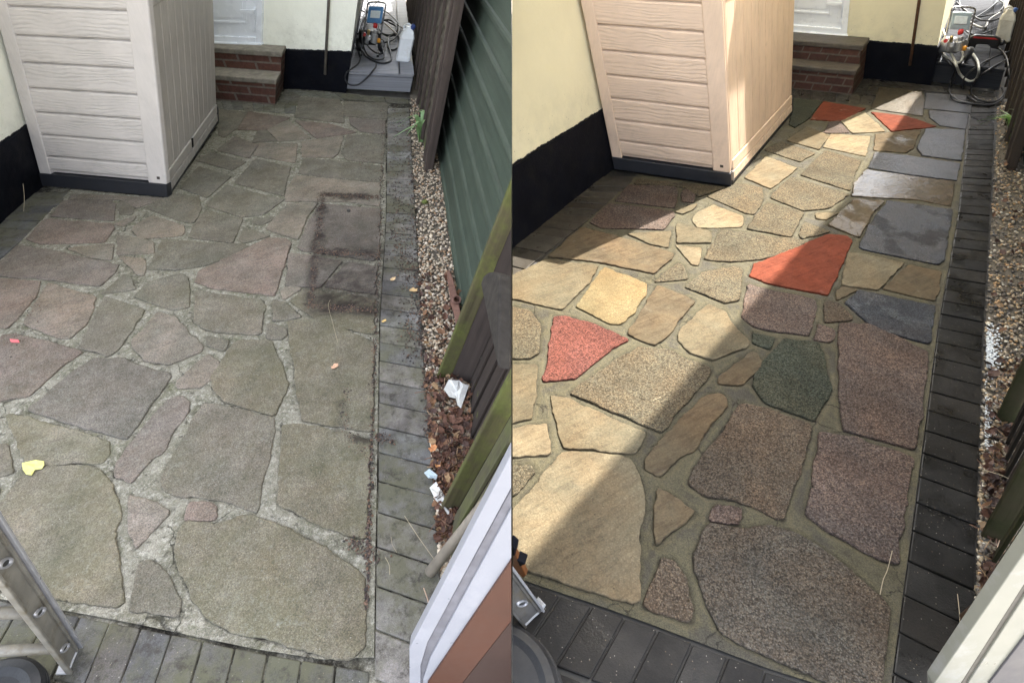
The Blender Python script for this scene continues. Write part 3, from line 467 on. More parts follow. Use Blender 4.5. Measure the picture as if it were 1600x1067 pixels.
def patio(Y):
    L = Y is YL; sg = -1 if L else 1
    # mortar bed, a fine uneven sheet
    oR = [at(*t('G', 700, -30)), at(*t('C', 1215, 1040)), at(1238, 178), at(1238, 152), at(*t('D', 600, 585)), at(*t('D', 625, 470)), at(1516, 158), at(1497, 336), at(1464, 522), at(1430, 790), at(1410, 939), at(1392, 1085), at(1300, 1074), at(1194, 1040), at(1013, 972), at(923, 940), at(834, 910), at(770, 887), at(600, 820), at(500, 700), at(600, 600), at(800, 443), at(912, 350)]
    outer = [(p.x, p.y) for p in oR]
    if L: outer = [r2l(*p) for p in outer]
    outer = clip2(outer, sg)
    st = .0105; ox = np.array([p[0] for p in outer]); oy = np.array([p[1] for p in outer])
    gx = np.arange(0, 5.2, st)*sg + sg*.002; gy = np.arange(oy.min()-st, oy.max()+st, st)
    gx = gx[(gx > ox.min()-st) & (gx < ox.max()+st)]; X, Yg = np.meshgrid(gx, gy)
    def inside(px, py, P):
        r = np.zeros(px.shape, bool)
        for i in range(len(P)):
            (x0, y0), (x1, y1) = P[i-1], P[i]
            if y0 == y1: continue
            r ^= ((y0 > py) != (y1 > py)) & (px < (x1-x0)*(py-y0)/(y1-y0)+x0)
        return r
    keep = inside(X, Yg, outer); D = np.full(X.shape, .2); IN = np.zeros(X.shape, bool)
    for rc_, lc_, pr_, pl_ in SLABS:
        P = pl_ if L else pr_; ax_ = [p[0] for p in P]; ay_ = [p[1] for p in P]
        m_ = (X > min(ax_)-.08) & (X < max(ax_)+.08) & (Yg > min(ay_)-.08) & (Yg < max(ay_)+.08)
        if not m_.any(): continue
        px, py = X[m_], Yg[m_]; d = np.full(px.shape, .2)
        for i in range(len(P)):
            (x0, y0), (x1, y1) = P[i-1], P[i]; dx, dy = x1-x0, y1-y0; q = np.clip(((px-x0)*dx+(py-y0)*dy)/max(1e-9, dx*dx+dy*dy), 0, 1)
            d = np.minimum(d, np.hypot(px-x0-q*dx, py-y0-q*dy))
        D[m_] = np.minimum(D[m_], d); IN[m_] |= inside(px, py, P)
    D[IN] = 0
    idx = -np.ones(X.shape, int); vs = []; ed = []
    fs = []; H_, W_ = X.shape
    cell = keep[:-1, :-1] | keep[1:, :-1] | keep[:-1, 1:] | keep[1:, 1:]
    need = np.zeros(X.shape, bool); need[:-1, :-1] |= cell; need[1:, :-1] |= cell; need[:-1, 1:] |= cell; need[1:, 1:] |= cell
    for j, i in zip(*np.nonzero(need)):
        x, y, d = float(X[j, i]), float(Yg[j, i]), float(D[j, i])
        if not keep[j, i]:            # pull the rim vertices onto the outline
            bd = 9
            for k in range(len(outer)):
                (x0, y0), (x1, y1) = outer[k-1], outer[k]; dx, dy = x1-x0, y1-y0; q = max(0, min(1, ((X[j, i]-x0)*dx+(Yg[j, i]-y0)*dy)/max(1e-9, dx*dx+dy*dy))); u_, v_ = x0+q*dx, y0+q*dy; l_ = math.hypot(X[j, i]-u_, Yg[j, i]-v_)
                if l_ < bd: bd = l_; x, y = float(u_), float(v_)
        e = V((x*6, y*6, sg)); f = V((x*28, y*28, sg)); n1 = noise.noise(e); n2 = noise.noise(f)
        rise = min(1.0, max(0.0, (d-.003)/.014)); rise = rise*rise*(3-2*rise)
        z = (-.0085 if L else -.0115) + (.0062 if L else .0075)*rise + .0022*n1*rise + (.0022 if L else .0012)*n2
        idx[j, i] = len(vs); vs.append((x, y, z)); ed.append(d)
    for j, i in zip(*np.nonzero(cell)):
        q = (int(idx[j, i]), int(idx[j, i+1]), int(idx[j+1, i+1]), int(idx[j+1, i])); fs.append(q if sg > 0 else q[::-1])
    me = bpy.data.meshes.new('patio'); me.from_pydata(vs, [], fs); me.polygons.foreach_set('use_smooth', [True]*len(fs)); me.materials.append(MOD if L else MOW)
    at_ = me.attributes.new('edge', 'FLOAT', 'POINT'); at_.data.foreach_set('value', ed)
    root = bpy.data.objects.new('patio', me); COL.objects.link(root); tag(root, kind='structure')
    for i, (rc, lc, pr, pl) in enumerate(SLABS):
        m = slab_mesh(pl if L else pr, 0.0, sg, i*1.7)
        if not m: continue
        o = m.build('paving_slab', STD if L else STW, parent=root, clip=False); rnd = random.Random(i*3+1)
        c = (LC[lc] if L else RC[rc]); k = rnd.uniform(.92, 1.08); o.color = (c[0]*k, c[1]*k, c[2]*k, 1)
        o.location.z = rnd.uniform(-.0015, .0015)
        if L: o['peb'] = .9 if RP[rc][0] > .5 else .25; o['moss'] = LM[lc]
        else:
            o['peb'] = RP[rc][0]; o['wet'] = RP[rc][1]; o['pud'] = .0
            if rc in LABR: o['label'] = LABR[rc]
            if i == 31: o['wet'] = 1.0; o['pud'] = .55
            if i in (36, 32): o['wet'] = .6
            if i in (25, 26, 27, 28, 30): o['wet'] = .9; o['pud'] = .3
    # block pavers round the edge
    def line(P, m=r2l if L else None):
        return [V(r2l(p.x, p.y)) if L else V((p.x, p.y)) for p in P]
    def border(inner, outer_, pitch, cols=1, start=0.0, thin=None):
        I, O = line(inner), line(outer_)
        # both lines are resampled by matching arc length of the inner one
        def samp(Ln, s):
            tot = [0]
            for a, c in zip(Ln, Ln[1:]): tot.append(tot[-1]+(c-a).length)
            s = s*tot[-1]
            for k in range(len(Ln)-1):
                if s <= tot[k+1] or k == len(Ln)-2: return Ln[k]+(Ln[k+1]-Ln[k])*((s-tot[k])/(tot[k+1]-tot[k]))
        Li = sum((c-a).length for a, c in zip(I, I[1:])); n = int(round(Li/pitch)); qs = []
        ss = [k/n for k in range(n+1)]
        if thin is not None: ss = sorted(ss[:thin]+[ss[thin], ss[thin]+.38/n]+[s+.38/n-.0 for s in ss[thin+1:] if s+.38/n < 1.0])
        for a, c in zip(ss, ss[1:]):
            for cc in range(cols):
                f0, f1 = cc/cols, (cc+1)/cols; A, B = samp(I, a), samp(O, a); C, D = samp(I, c), samp(O, c)
                q = [A.lerp(B, f0), A.lerp(B, f1), C.lerp(D, f1), C.lerp(D, f0)]; ce = sum(q, V((0, 0)))/4
                q = [(ce+(p-ce)*(1-min(.45, .0032/max(.01, (p-ce).length)*1.6))) for p in q]; qs.append(q)
        return qs
    Q = []
    # right hand border
    rin = [at(1519, 158), at(1496.5, 336), at(1464, 522), at(1430.5, 787), at(1410, 939), at(1386, 1120)]
    rout = [at(1557, 158), at(1548.6, 340), at(1537.5, 552), at(1529, 848), at(1523, 1016), at(1516, 1200)]
    Q += [(q, 'right') for q in border(rin, rout, .128, 1, thin=None)]
    kin = [at(1558.5, 150), at(1550, 336), at(1539, 545), at(1530.5, 846), at(1524.5, 1016), at(1518, 1200)]
    # front border, soldier course and the row behind it
    fin_ = [at(700, 850), at(834, 912.5), at(923, 943), at(1013, 975), at(1194, 1043), at(1300, 1078), at(1383, 1105)]
    fo = [p+V((-.125, -.165, 0)) for p in fin_]
    Q += [(q, 'front') for q in border(fin_, fo, .1035)]
    fo2 = [p+V((-.25, -.33, 0)) for p in fin_]
    Q += [(q, 'front') for q in border([p+V((-.02, 0, 0)) for p in fo], fo2, .1035)]
    # left border against the house wall
    lin = [at(1000, 274), at(912, 349), at(836, 408), at(800, 441), at(700, 540)]
    lo = [at(940, 274), at(868, 329), at(800, 382), at(770, 406), at(640, 504)]
    Q += [(q, 'left') for q in border(lin, lo, .105)]
    # back border in front of the steps and along the house
    b0, b1 = at(*t('D', 628, 480)), at(*t('D', 1136, 525)); b2, b3 = at(1350, 120.5), at(1556, 143)
    Q += [(q, 'back') for q in border([b0, b1, at(1557, 150)], [at(1352, 122), at(1520, 138.5), at(1558, 143)], .205)]
    Q += [(q, 'back') for q in border([at(1180, 150), at(1238, 152), at(*t('D', 575, 592))], [at(1180, 132), at(1238, 137.5), at(*t('D', 590, 528))], .11)]
    Q += [(q, 'back') for q in border([at(*t('D', 480, 520)), at(*t('D', 610, 530))], [at(*t('D', 535, 432)), at(*t('D', 632, 436))], .10)]
    mats = PVD if L else PVW
    br = tag(MB().prism([(p.x, p.y, -.03) for p in line_poly(Y)], (0, 0, .018)).build('paver_border', MOD if L else simple('wet_joint', (.011, .010, .008), .6, .3, 30, .002, 90), loc=(0, 0, 0), clip=True), kind='structure')
    for i, (q, w_) in enumerate(Q):
        pl = clip2([(p.x, p.y) for p in q], sg)
        if len(pl) < 3: continue
        c = V((sum(p[0] for p in pl)/len(pl), sum(p[1] for p in pl)/len(pl), 0))
        if c.y < .1 or abs(c.x) > 5.6: continue
        rnd = random.Random(i); z = rnd.uniform(-.0065, -.0010)
        m = MB().prism([(x, y, -.05) for x, y in pl], (0, 0, .05+z)); o = m.build('block_paver', mats, parent=br, clip=False, bevel=.004)
        base = {'right': (.142, .134, .128), 'front': (.085, .08, .076), 'left': (.085, .082, .08), 'back': (.13, .125, .11)}[w_] if L else {'right': (.013, .012, .0105), 'front': (.011, .010, .009), 'left': (.038, .033, .026), 'back': (.03, .027, .023)}[w_]
        k = rnd.uniform(.72, 1.32); g = rnd.uniform(-.04, .04); o.color = (base[0]*k*(1+g), base[1]*k, base[2]*k*(1-g), 1)
    return root
def line_poly(Y):
    P = [at(640, 380), at(870, 310), at(935, 262), at(1180, 262), at(1180, 128), at(1350, 118), at(1562, 142), at(1551, 340), at(1540, 552), at(1531, 848), at(1525, 1016), at(1516, 1250), at(640, 1250)]
    if Y is YL: return [V(r2l(p.x, p.y)) for p in P]
    return P
CREAMH = {'L': cream('house_render', (.93, .92, .80), .337), 'R': cream('house_render_warm', (.80, .73, .52), .337)}  # same render in both yards, R given a darker, yellower colour
CREAM = {'L': cream('cream_render', (.93, .92, .80)), 'R': cream('cream_render_warm', (.80, .73, .52))}
BLACK = simple('black_masonry_paint', (.0045, .005, .008), .6, .35, 9, .0015, 70, spec=.08, dirtc=(.016, .015, .014, .45))
UPVC = simple('white_upvc', (.84, .86, .90), .28, .04, 4, spec=.5)
DMETAL = simple('painted_grey_metal', (.16, .14, .12), .5, .3, 30)
def building(Y):
    L = Y is YL; U = Y.U; nm = 'dry' if L else 'freshly washed'
    # side wall of the house, cream render above a black painted plinth
    pl = Plane(at(0, 346), at(70, 283), U) if L else Plane(at(800, 384), at(932, 280), U)
    T = thing('house_wall', 'cream rendered wall over a black plinth left of the storage shed, beside the unwashed patio' if L else 'sunlit cream rendered wall over a black plinth left of the storage shed, beside the washed patio', 'wall', pl.P(1, 0))
    a0, a1 = (-1.2, 3.2) if L else (-.6, 3.5)
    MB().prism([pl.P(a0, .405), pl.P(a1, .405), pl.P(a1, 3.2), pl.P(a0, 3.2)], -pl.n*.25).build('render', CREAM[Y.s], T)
    MB().prism([pl.P(a0, -.03, .012), pl.P(a1, -.03, .012), pl.P(a1, .408, .012), pl.P(a0, .408, .012)], -pl.n*.24).build('plinth', BLACK, T, bevel=.006)
    # back house with door, plinth and cable conduit
    h = Plane(at(442, 136), at(540.5, 140.5), U) if L else Plane(at(1350, 121), at(1453, 131), U)
    Wd = (h.co(at(540.5, 140.5)) if L else h.co(at(1453, 131)))[0]; dep = Y.ey*8
    H = thing('house', 'cream rendered house with a white door behind the grey weathered steps' if L else 'cream rendered house in shade with a white door behind the dark wet steps', 'house', h.P(0, 0))
    top = 8.6 if L else 4.6
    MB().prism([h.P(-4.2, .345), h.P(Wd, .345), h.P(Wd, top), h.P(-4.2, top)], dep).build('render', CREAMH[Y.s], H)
    MB().prism([h.P(-4.2, -.03, .012)+Y.ex*.0, h.P(Wd+.012, -.03, .012), h.P(Wd+.012, .348, .012), h.P(-4.2, .348, .012)], dep).build('plinth', BLACK, H, bevel=.004)
    MB().prism([h.P(-4.3, top, .25), h.P(Wd+.0, top, .25), h.P(Wd+.0, top+.12, .25), h.P(-4.3, top+.12, .25)], dep).build('roof', simple('roof_felt', (.06, .06, .06), .8), H)
    # door
    q = lambda px, py: h.co(h.hit(px, py))
    def pnl(x0, z0, x1, z1, o0, dp, name, m, par, bev=.003): return MB().prism([h.P(x0, z0, o0), h.P(x1, z0, o0), h.P(x1, z1, o0), h.P(x0, z1, o0)], -h.n*dp).build(name, m, par, bevel=bev)
    xr = q(412, 30)[0] if L else q(1325, 30)[0]; z0 = .40; w_ = .98; zt = 2.42
    D = pnl(xr-w_+.05, z0+.045, xr-.045, zt-.05, .012, .05, 'door', UPVC, H)
    F = MB()
    for (a, c, e, f) in ((xr-.06, z0, xr, zt), (xr-w_, z0, xr-w_+.06, zt), (xr-w_+.06, zt-.06, xr-.06, zt), (xr-w_+.06, z0, xr-.06, z0+.05)):
        F.prism([h.P(a, c, .034), h.P(e, c, .034), h.P(e, f, .034), h.P(a, f, .034)], -h.n*.08)
    F.build('door_frame', UPVC, D, bevel=.004)
    pnl(xr-w_-.02, z0-.035, xr+.01, z0+.002, .055, .07, 'sill', UPVC, D, .006)
    xb0, xb1 = xr-w_+.17, xr-.165; M = MB()
    for (a, c, e, f) in ((xb0, z0+.16, xb0+.02, 1.2), (xb1-.02, z0+.16, xb1, 1.2), (xb0+.02, z0+.16, xb1-.02, z0+.18), (xb0+.02, 1.18, xb1-.02, 1.2)):
        M.prism([h.P(a, c, .020), h.P(e, c, .020), h.P(e, f, .020), h.P(a, f, .020)], -h.n*.008)
    M.build('panel_moulding', UPVC, D, bevel=.003)
    pnl(xb0+.045, z0+.205, xb1-.045, 1.155, .0165, .006, 'door_panel', UPVC, D, .003)
    zc = .60 if L else .60; hb = MB(); x = xr-.085
    hb.prism([h.P(x-.016, zc-.10, .026), h.P(x+.016, zc-.10, .026), h.P(x+.016, zc+.10, .026), h.P(x-.016, zc+.10, .026)], -h.n*.014)
    hb.prism([h.P(x-.125, zc+.055, .062), h.P(x+.014, zc+.055, .062), h.P(x+.014, zc+.085, .062), h.P(x-.125, zc+.085, .062)], -h.n*.016)
    hb.prism([h.P(x-.012, zc+.058, .05), h.P(x+.012, zc+.058, .05), h.P(x+.012, zc+.082, .05), h.P(x-.012, zc+.082, .05)], -h.n*.03)
    hb.build('handle', UPVC, D, bevel=.004)
    # conduit
    p1, p2 = (q(510, 115), q(516, 0)) if L else (q(1421, 100), q(1435.6, 0))
    d = V((p2[0]-p1[0], p2[1]-p1[1])); e = (p1[0]+d[0]*3.4, p1[1]+d[1]*3.4)
    c = MB().tube([h.P(p1[0], p1[1], .035), h.P(e[0], e[1], .035)], .013, 10).build('conduit', DMETAL if L else simple('rusty_conduit', (.15, .075, .04), .6, .4, 40), H, smooth=True)
    # steps
    sp = Plane(at(337, 155), at(429.5, 163), U) if L else Plane(at(1238, 138), at(1331, 147.6), U)
    e = sp.co(at(429.5, 163) if L else at(1331, 147.6))[0]; a = e-1.15; dy = Y.ey.normalized()
    S = thing('brick_steps', 'two red brick steps with pale concrete treads below the door, dry and weathered' if L else 'two red brick steps with dark wet treads below the shaded door', 'steps', sp.P(e-.5, 0))
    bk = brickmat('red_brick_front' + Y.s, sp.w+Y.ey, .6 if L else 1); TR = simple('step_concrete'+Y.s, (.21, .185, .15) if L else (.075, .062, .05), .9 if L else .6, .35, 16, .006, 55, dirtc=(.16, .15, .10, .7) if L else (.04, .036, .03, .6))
    full = (h.P(0, 0)-sp.P(0, 0)); run_ = .27; gap = abs((h.P(0, 0)-sp.P(e, 0)).dot(sp.n))
    back = dy*(gap/abs(dy.dot(sp.n)))
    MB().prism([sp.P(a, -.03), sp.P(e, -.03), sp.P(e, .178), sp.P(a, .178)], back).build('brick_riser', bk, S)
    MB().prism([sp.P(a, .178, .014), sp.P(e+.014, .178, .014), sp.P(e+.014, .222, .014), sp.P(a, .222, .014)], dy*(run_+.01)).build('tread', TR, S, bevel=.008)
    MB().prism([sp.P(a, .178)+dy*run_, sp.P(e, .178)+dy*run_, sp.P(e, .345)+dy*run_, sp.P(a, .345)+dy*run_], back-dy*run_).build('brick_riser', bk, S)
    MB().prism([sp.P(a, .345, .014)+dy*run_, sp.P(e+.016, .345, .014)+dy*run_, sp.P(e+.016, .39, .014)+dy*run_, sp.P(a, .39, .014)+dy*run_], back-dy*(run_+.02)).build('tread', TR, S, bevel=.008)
    # deck in the side passage
    dp = Plane(at(540.5, 140.5), at(639, 146), U) if L else Plane(at(1453, 129), at(1558, 143), U)
    we = dp.co(at(640, 146) if L else at(1560, 143))[0]; zt = .17 if L else .205
    Y.deck = dp; Y.dz = zt; DK = simple('grey_composite'+Y.s, (.20, .21, .235) if L else (.085, .088, .10), .6 if L else .35, .18, 30, dirtc=(.30, .31, .33, .4) if L else None, spec=.5)
    nt = NT('deck_board'+Y.s); gr = nt.noise(1.0, 4, .6, nt.frame(dp.w*1.5, Y.ey*110, V((0, 0, 2)))); fr = nt.noise(1.0, 5, .6, nt.frame(dp.w*2.5, V((0, 0, 90)), V((0, 0, 3))))
    cb = (.22, .225, .25) if L else (.028, .03, .036)
    DKt = nt.fin(nt.mix(nt.rng(gr, .3, .7), tuple(x*.65 for x in cb), tuple(x*1.35 for x in cb)), .6 if L else .75, nt.bump(gr, .002, .7), Specular_IOR_Level=.4 if L else .08)
    n2 = NT('deck_fascia'+Y.s); fr = n2.noise(1.0, 5, .6, n2.frame(dp.w*1.2, V((0, 0, 170)), V((.1, .1, 0))))
    DKf = n2.fin(n2.mix(n2.rng(fr, .3, .7), tuple(x*.45 for x in cb), tuple(x*1.1 for x in cb)), .6 if L else .6, n2.bump(fr, .002, .7), Specular_IOR_Level=.4 if L else .15)
    K = thing('deck', 'dry grey composite deck in the passage beside the house' if L else 'dark wet composite deck in the passage beside the shaded house', 'deck', dp.P(we/2, 0))
    for i in range(50):
        x0, x1 = (0, we*.78); o = Y.ey*(.024+i*.148)
        MB().prism([dp.P(x0, zt-.022)+o, dp.P(x1, zt-.022)+o, dp.P(x1, zt)+o, dp.P(x0, zt)+o], Y.ey*.143).build('deck_board', DKt, K, bevel=.003)
    for x0, x1 in ((we*.78+.004, we),):
        MB().prism([dp.P(x0, zt-.022, -.024), dp.P(x1, zt-.022, -.024), dp.P(x1, zt, -.024), dp.P(x0, zt, -.024)], Y.ey*7.5).build('deck_board', DKt, K, bevel=.003)
    MB().prism([dp.P(0, zt-.024, .004), dp.P(we, zt-.024, .004), dp.P(we, zt+.001, .004), dp.P(0, zt+.001, .004)], -dp.n*.023).build('edge_board', DKf, K, bevel=.003)
    MB().prism([dp.P(0, .012), dp.P(we, .012), dp.P(we, zt-.027), dp.P(0, zt-.027)], -dp.n*.022).build('fascia_board', DKf, K, bevel=.003)
    return H
SHC = {'L': (.50, .458, .43), 'R': (.67, .505, .385)}  # same shed in both yards; R colour has warm bounced light put in
def shed(Y):
    L = Y is YL; U = Y.U
    FL, FR = (at(69, 289), at(262, 307)) if L else (at(961, 263), at(1141, 289)); BR = at(340, 190) if L else at(1237, 176)
    ex = (FR-FL); ey = (BR-FR); W = ex.length; Dp = ey.length; ex.normalize(); ey.normalize(); H = 1.80
    T = thing('storage_shed', 'pale grey wood effect storage shed on a dark base beside the unwashed patio' if L else 'wood effect storage shed coloured by warm light on a dark base, its side half in sun', 'shed', FL+ex*W/2)
    fp = Plane(FL, FR, U); sp = Plane(FR, BR, U)
    F = lambda a, z, o=0: FL+ex*a+U*z+fp.n*o; S = lambda a, z, o=0: FR+ey*a+U*z+sp.n*o
    c = SHC[Y.s]; mh = plank('embossed_board'+Y.s, c, ex, V((0, 0, 1)), 1.7, 6.9, 50); mt = plank('corner_trim'+Y.s, c, V((0, 0, 1)), ex, .5, 1.0, 26, .15, .0006, tone=.08)
    mv = plank('upright_board'+Y.s, c, V((0, 0, 1)), ey, 1.5, 7.5, 34, .7, .0012); ms = plank('side_rail'+Y.s, c, ey, V((0, 0, 1)), .8, 3.0, 40, .6, .001)
    dark = simple('shed_core'+Y.s, tuple(x*.5 for x in c), .7)
    # body core behind the boards
    MB().prism([F(.03, .1, -.03), F(W-.03, .1, -.03), F(W-.03, .1, -.03)+ey*(Dp-.06), F(.03, .1, -.03)+ey*(Dp-.06)], U*(H-.12)).build('inner_wall', dark, T)
    tl, tr = .085*W/.987, .135*W/.987
    zs = [.115, .214, .36, .505, .65, .795, .94, 1.085, 1.23, 1.375, 1.52, 1.665, 1.78]
    P = MB()
    for za, zb in zip(zs, zs[1:]):   # lapped profile: each board bulges and steps back at its lower groove
        prof = [(za+.004, -.012), (za+.012, -.002), (za+.022, .0), (zb-.012, .0), (zb-.003, -.006), (zb+.0, -.014)]
        A = [F(tl-.004, z, o) for z, o in prof]; B = [F(W-tr+.004, z, o) for z, o in prof]
        vsA = [P.bm.verts.new(p) for p in A]; vsB = [P.bm.verts.new(p) for p in B]
        for i in range(len(prof)-1): P.bm.faces.new((vsA[i], vsB[i], vsB[i+1], vsA[i+1]))
    P.box(F(tl, .1, -.03), F(W-tr, .1)-F(tl, .1), U*(H-.12), fp.n*.012)
    P.build('front_panel', mh, T)
    MB().prism([F(-.004, .09, .006), F(tl, .09, .006), F(tl, H, .006), F(-.004, H, .006)], -fp.n*.05).build('corner_trim', mt, T, bevel=.006)
    b = MB(); b.prism([F(W-tr, .09, .006), F(W+.006, .09, .006), F(W+.006, H, .006), F(W-tr, H, .006)], -fp.n*.045)
    b.prism([S(.028, .105, .004), S(.06, .105, .004), S(.06, H, .004), S(.028, H, .004)], -sp.n*.03); ct = b.build('corner_trim', mt, T, bevel=.010, seg=3)
    MB().prism([F(W-.062, .125, .008), F(W-.040, .125, .008), F(W-.040, .143, .008), F(W-.062, .143, .008)], -fp.n*.006).build('slot', simple('slot_brown'+Y.s, (.04, .03, .025), .6), ct)
    nb = 10; a0, a1 = .062, Dp-.03; pit = (a1-a0)/nb; P = MB()
    for i in range(nb):
        x0 = a0+pit*i+.003; x1 = a0+pit*(i+1)-.003; P.prism([S(x0, .165, 0), S(x1, .165, 0), S(x1, 1.10, 0), S(x0, 1.10, 0)], -sp.n*.02)
        P.prism([S(x0, 1.24, 0), S(x1, 1.24, 0), S(x1, 1.70, 0), S(x0, 1.70, 0)], -sp.n*.02)
    P.build('side_boards', mv, T, bevel=.004)
    for z0, z1 in ((.085, .16), (1.105, 1.235), (1.705, H)): MB().prism([S(a0+.002, z0, .006), S(a1, z0, .006), S(a1, z1, .006), S(a0+.002, z1, .006)], -sp.n*.03).build('side_rail', ms, T, bevel=.004)
    sk = MB(); sk.prism([F(-.004, 0, .012), F(W+.008, 0, .012), F(W+.008, .092, .012), F(-.004, .092, .012)], -fp.n*.05)
    sk.prism([F(-.004, 0, -.04), F(.03, 0, -.04), F(.03, .09, -.04), F(-.004, .09, -.04)], ey*(Dp-.05))
    sk.prism([S(.02, 0, .010), S(Dp, 0, .010), S(Dp, .022, .010), S(.02, .022, .010)], -sp.n*.05)
    sk.prism([S(Dp-.03, 0, .010), S(Dp+.004, 0, .010), S(Dp+.004, .13, .010), S(Dp-.03, .13, .010)], -sp.n*.05)
    sk.build('base_skirt', simple('shed_base'+Y.s, (.018, .019, .024), .45, .2, 12), T, bevel=.003)
    MB().prism([S(.03, .024, .011), S(Dp-.035, .024, .011), S(Dp-.035, .080, .007), S(.03, .080, .007)], -sp.n*.02).build('threshold', simple('threshold'+Y.s, tuple(x*.85 for x in c), .5, .3, 30), T, bevel=.002)
    MB().prism([S(.035, .018, .014), S(.055, .018, .014), S(.055, .09, .014), S(.035, .09, .014)], -sp.n*.02).build('metal_catch', simple('catch_metal'+Y.s, (.5, .52, .55), .3, metal=.9), T, bevel=.002)
    if L: MB().prism([S(Dp*.42, .10, .012), S(Dp*.42+.03, .10, .012), S(Dp*.42+.03, .165, .012), S(Dp*.42, .165, .012)], -sp.n*.012).build('latch', BLACK, T, bevel=.003)
    MB().prism([F(-.02, H+.001, .012), F(W+.012, H+.001, .012), F(W+.012, H+.05, .012), F(-.02, H+.05, .012)], ey*(Dp+.0)).build('lid', simple('shed_lid'+Y.s, (.16, .15, .15), .5), T, bevel=.01)
# ---------------------------------------------------------------- fences and neighbour's shed
def lapfence(Y, base, depth_dir, U, length, label, post_w, mossy):
    L = Y is YL; dd = depth_dir.normalized(); pl = Plane(base, base+dd, U); m = 1
    T = thing('lap_fence', label, 'fence', base, None)
    P = lambda a, z, o=0: base+dd*a+U*z+pl.n*o
    wd = wood('lap_slat'+Y.s, (.085, .072, .055) if L else (.045, .04, .026), dd, .4, (.085, .10, .035), wet=not L); wp = wood('brown_post'+Y.s, (.062, .047, .040) if L else (.035, .025, .018), U, .05, (.08, .085, .035), wet=not L)
    PW = post_w; pb = MB(); pb.prism([P(-PW, -.03, .02), P(0, -.03, .02), P(0, -.03, -.04), P(-PW, -.03, -.04)], U*1.95); pb.build('post', wp, T, bevel=.004)
    S = MB(); z = .10
    while z < 1.75:
        S.prism([P(.003, z, .012), P(length, z, .012), P(length, z+.105, -.012), P(.003, z+.105, -.012)], -pl.n*.008); z += .085
    S.build('lapped_slats', wd, T)
    x = .0; k = 0
    while x < length:
        MB().prism([P(x+.002, .03, .036), P(x+.040, .03, .036), P(x+.040, 1.82, .036), P(x+.002, 1.82, .036)], -pl.n*.023).build('batten', wp, T, bevel=.003); x += .44; k += 1
    MB().prism([P(0, .0, .006), P(length, .0, .006), P(length, .095, .006), P(0, .095, .006)], -pl.n*.03).build('gravel_board', wood('gravel_board'+Y.s, (.11, .10, .075) if L else (.05, .045, .035), dd, .9, (.13, .16, .04)), T)
    MB().prism([P(length, -.03, .02), P(length+.09, -.03, .02), P(length+.09, -.03, -.07), P(length, -.03, -.07)], U*1.95).build('post', wp, T, bevel=.004)
def near_fence(Y):
    L = Y is YL; U = Y.U; dd = Y.ey
    if L:
        pl = Plane(at(693, 585), at(700, 800), U); far = at(700, 585); near = at(700, 792)
    else:
        far = at(1570, 655); near = at(1550, 838); pl = Plane(far, near, U)
    T = thing('board_fence', 'mossy upright board fence by the leaf litter, behind the white door of the unwashed patio' if L else 'dark mossy fence of upright boards at the right edge of the washed patio', 'fence', far)
    a0 = pl.co(far)[0]; a1 = pl.co(near)[0]; P = pl.P; sgn = 1 if a1 > a0 else -1
    mo = wood('mossy_post'+Y.s, (.07, .06, .03) if L else (.04, .035, .018), U, 1.0, (.075, .082, .022) if L else (.022, .025, .008)); dk = wood('dark_board'+Y.s, (.035, .026, .022) if L else (.018, .014, .010), U, .12); gb = wood('mossy_board'+Y.s, (.075, .068, .042) if L else (.03, .027, .014), U, .95, (.085, .09, .035) if L else (.026, .028, .01))
    hh = 1.55
    for a in (a0, a1): MB().prism([P(a, -.03, .030), P(a+sgn*.015, -.03, .026), P(a+sgn*.018, -.03, -.03), P(a-sgn*.004, -.03, -.03)], U*hh).build('post', mo, T, bevel=.003)
    if L:
        MB().prism([at(704, 589), at(734, 598), at(734, 598)+Y.ey*.05, at(704, 589)+Y.ey*.05], U*1.5).build('post_board', dk, T, bevel=.003)
        MB().prism([at(703, 792), at(716, 797), at(716, 797)+Y.ey*.03, at(703, 792)+Y.ey*.03], U*1.5).build('post_board', dk, T, bevel=.003)
    def boards(b0, b1, m, w_, o):
        x = b0; i = 0
        while x < b1-.01:
            xe = min(b1, x+w_); q0, q1 = a0+sgn*x, a0+sgn*xe
            MB().prism([P(q0, .0, o), P(q1, .0, o+.012), P(q1, hh-.1, o+.012), P(q0, hh-.1, o)], -pl.n*.012).build('fence_board', m, T, bevel=.002); x = xe+.003; i += 1
    ln = abs(a1-a0)
    if L:
        dpn = Plane(at(735, 590), at(741, 785), U); e_ = dpn.co(at(741, 785))[0]; x = 0
        while x < e_+.1:
            MB().prism([dpn.P(x, 0), dpn.P(x+.108, 0, .01), dpn.P(x+.108, 1.4, .01), dpn.P(x, 1.4)], -dpn.n*.012).build('fence_board', dk, T, bevel=.002); x += .112
    else: boards(.045, ln-.03, dk, .105, -.02)
    boards(ln+.05, ln+(.36 if L else .45), gb, .075, -.012)
    if L: # angled dark offcut of timber in front of the boards
        q = [pl.hit(*t('F', u, v))+pl.n*.05 for u, v in [(1326, 600), (1342, 553), (1372, 532), (1400, 530), (1440, 545), (1440, 1067), (1423, 1000), (1365, 760)]]
        tag(MB().prism(q, -pl.n*.045).build('timber_offcut', wood('offcut', (.034, .029, .025), V((.5, 0, -1)), .0), None, bevel=.008), 'round topped grey brown timber offcut against the dark fence boards', 'timber')
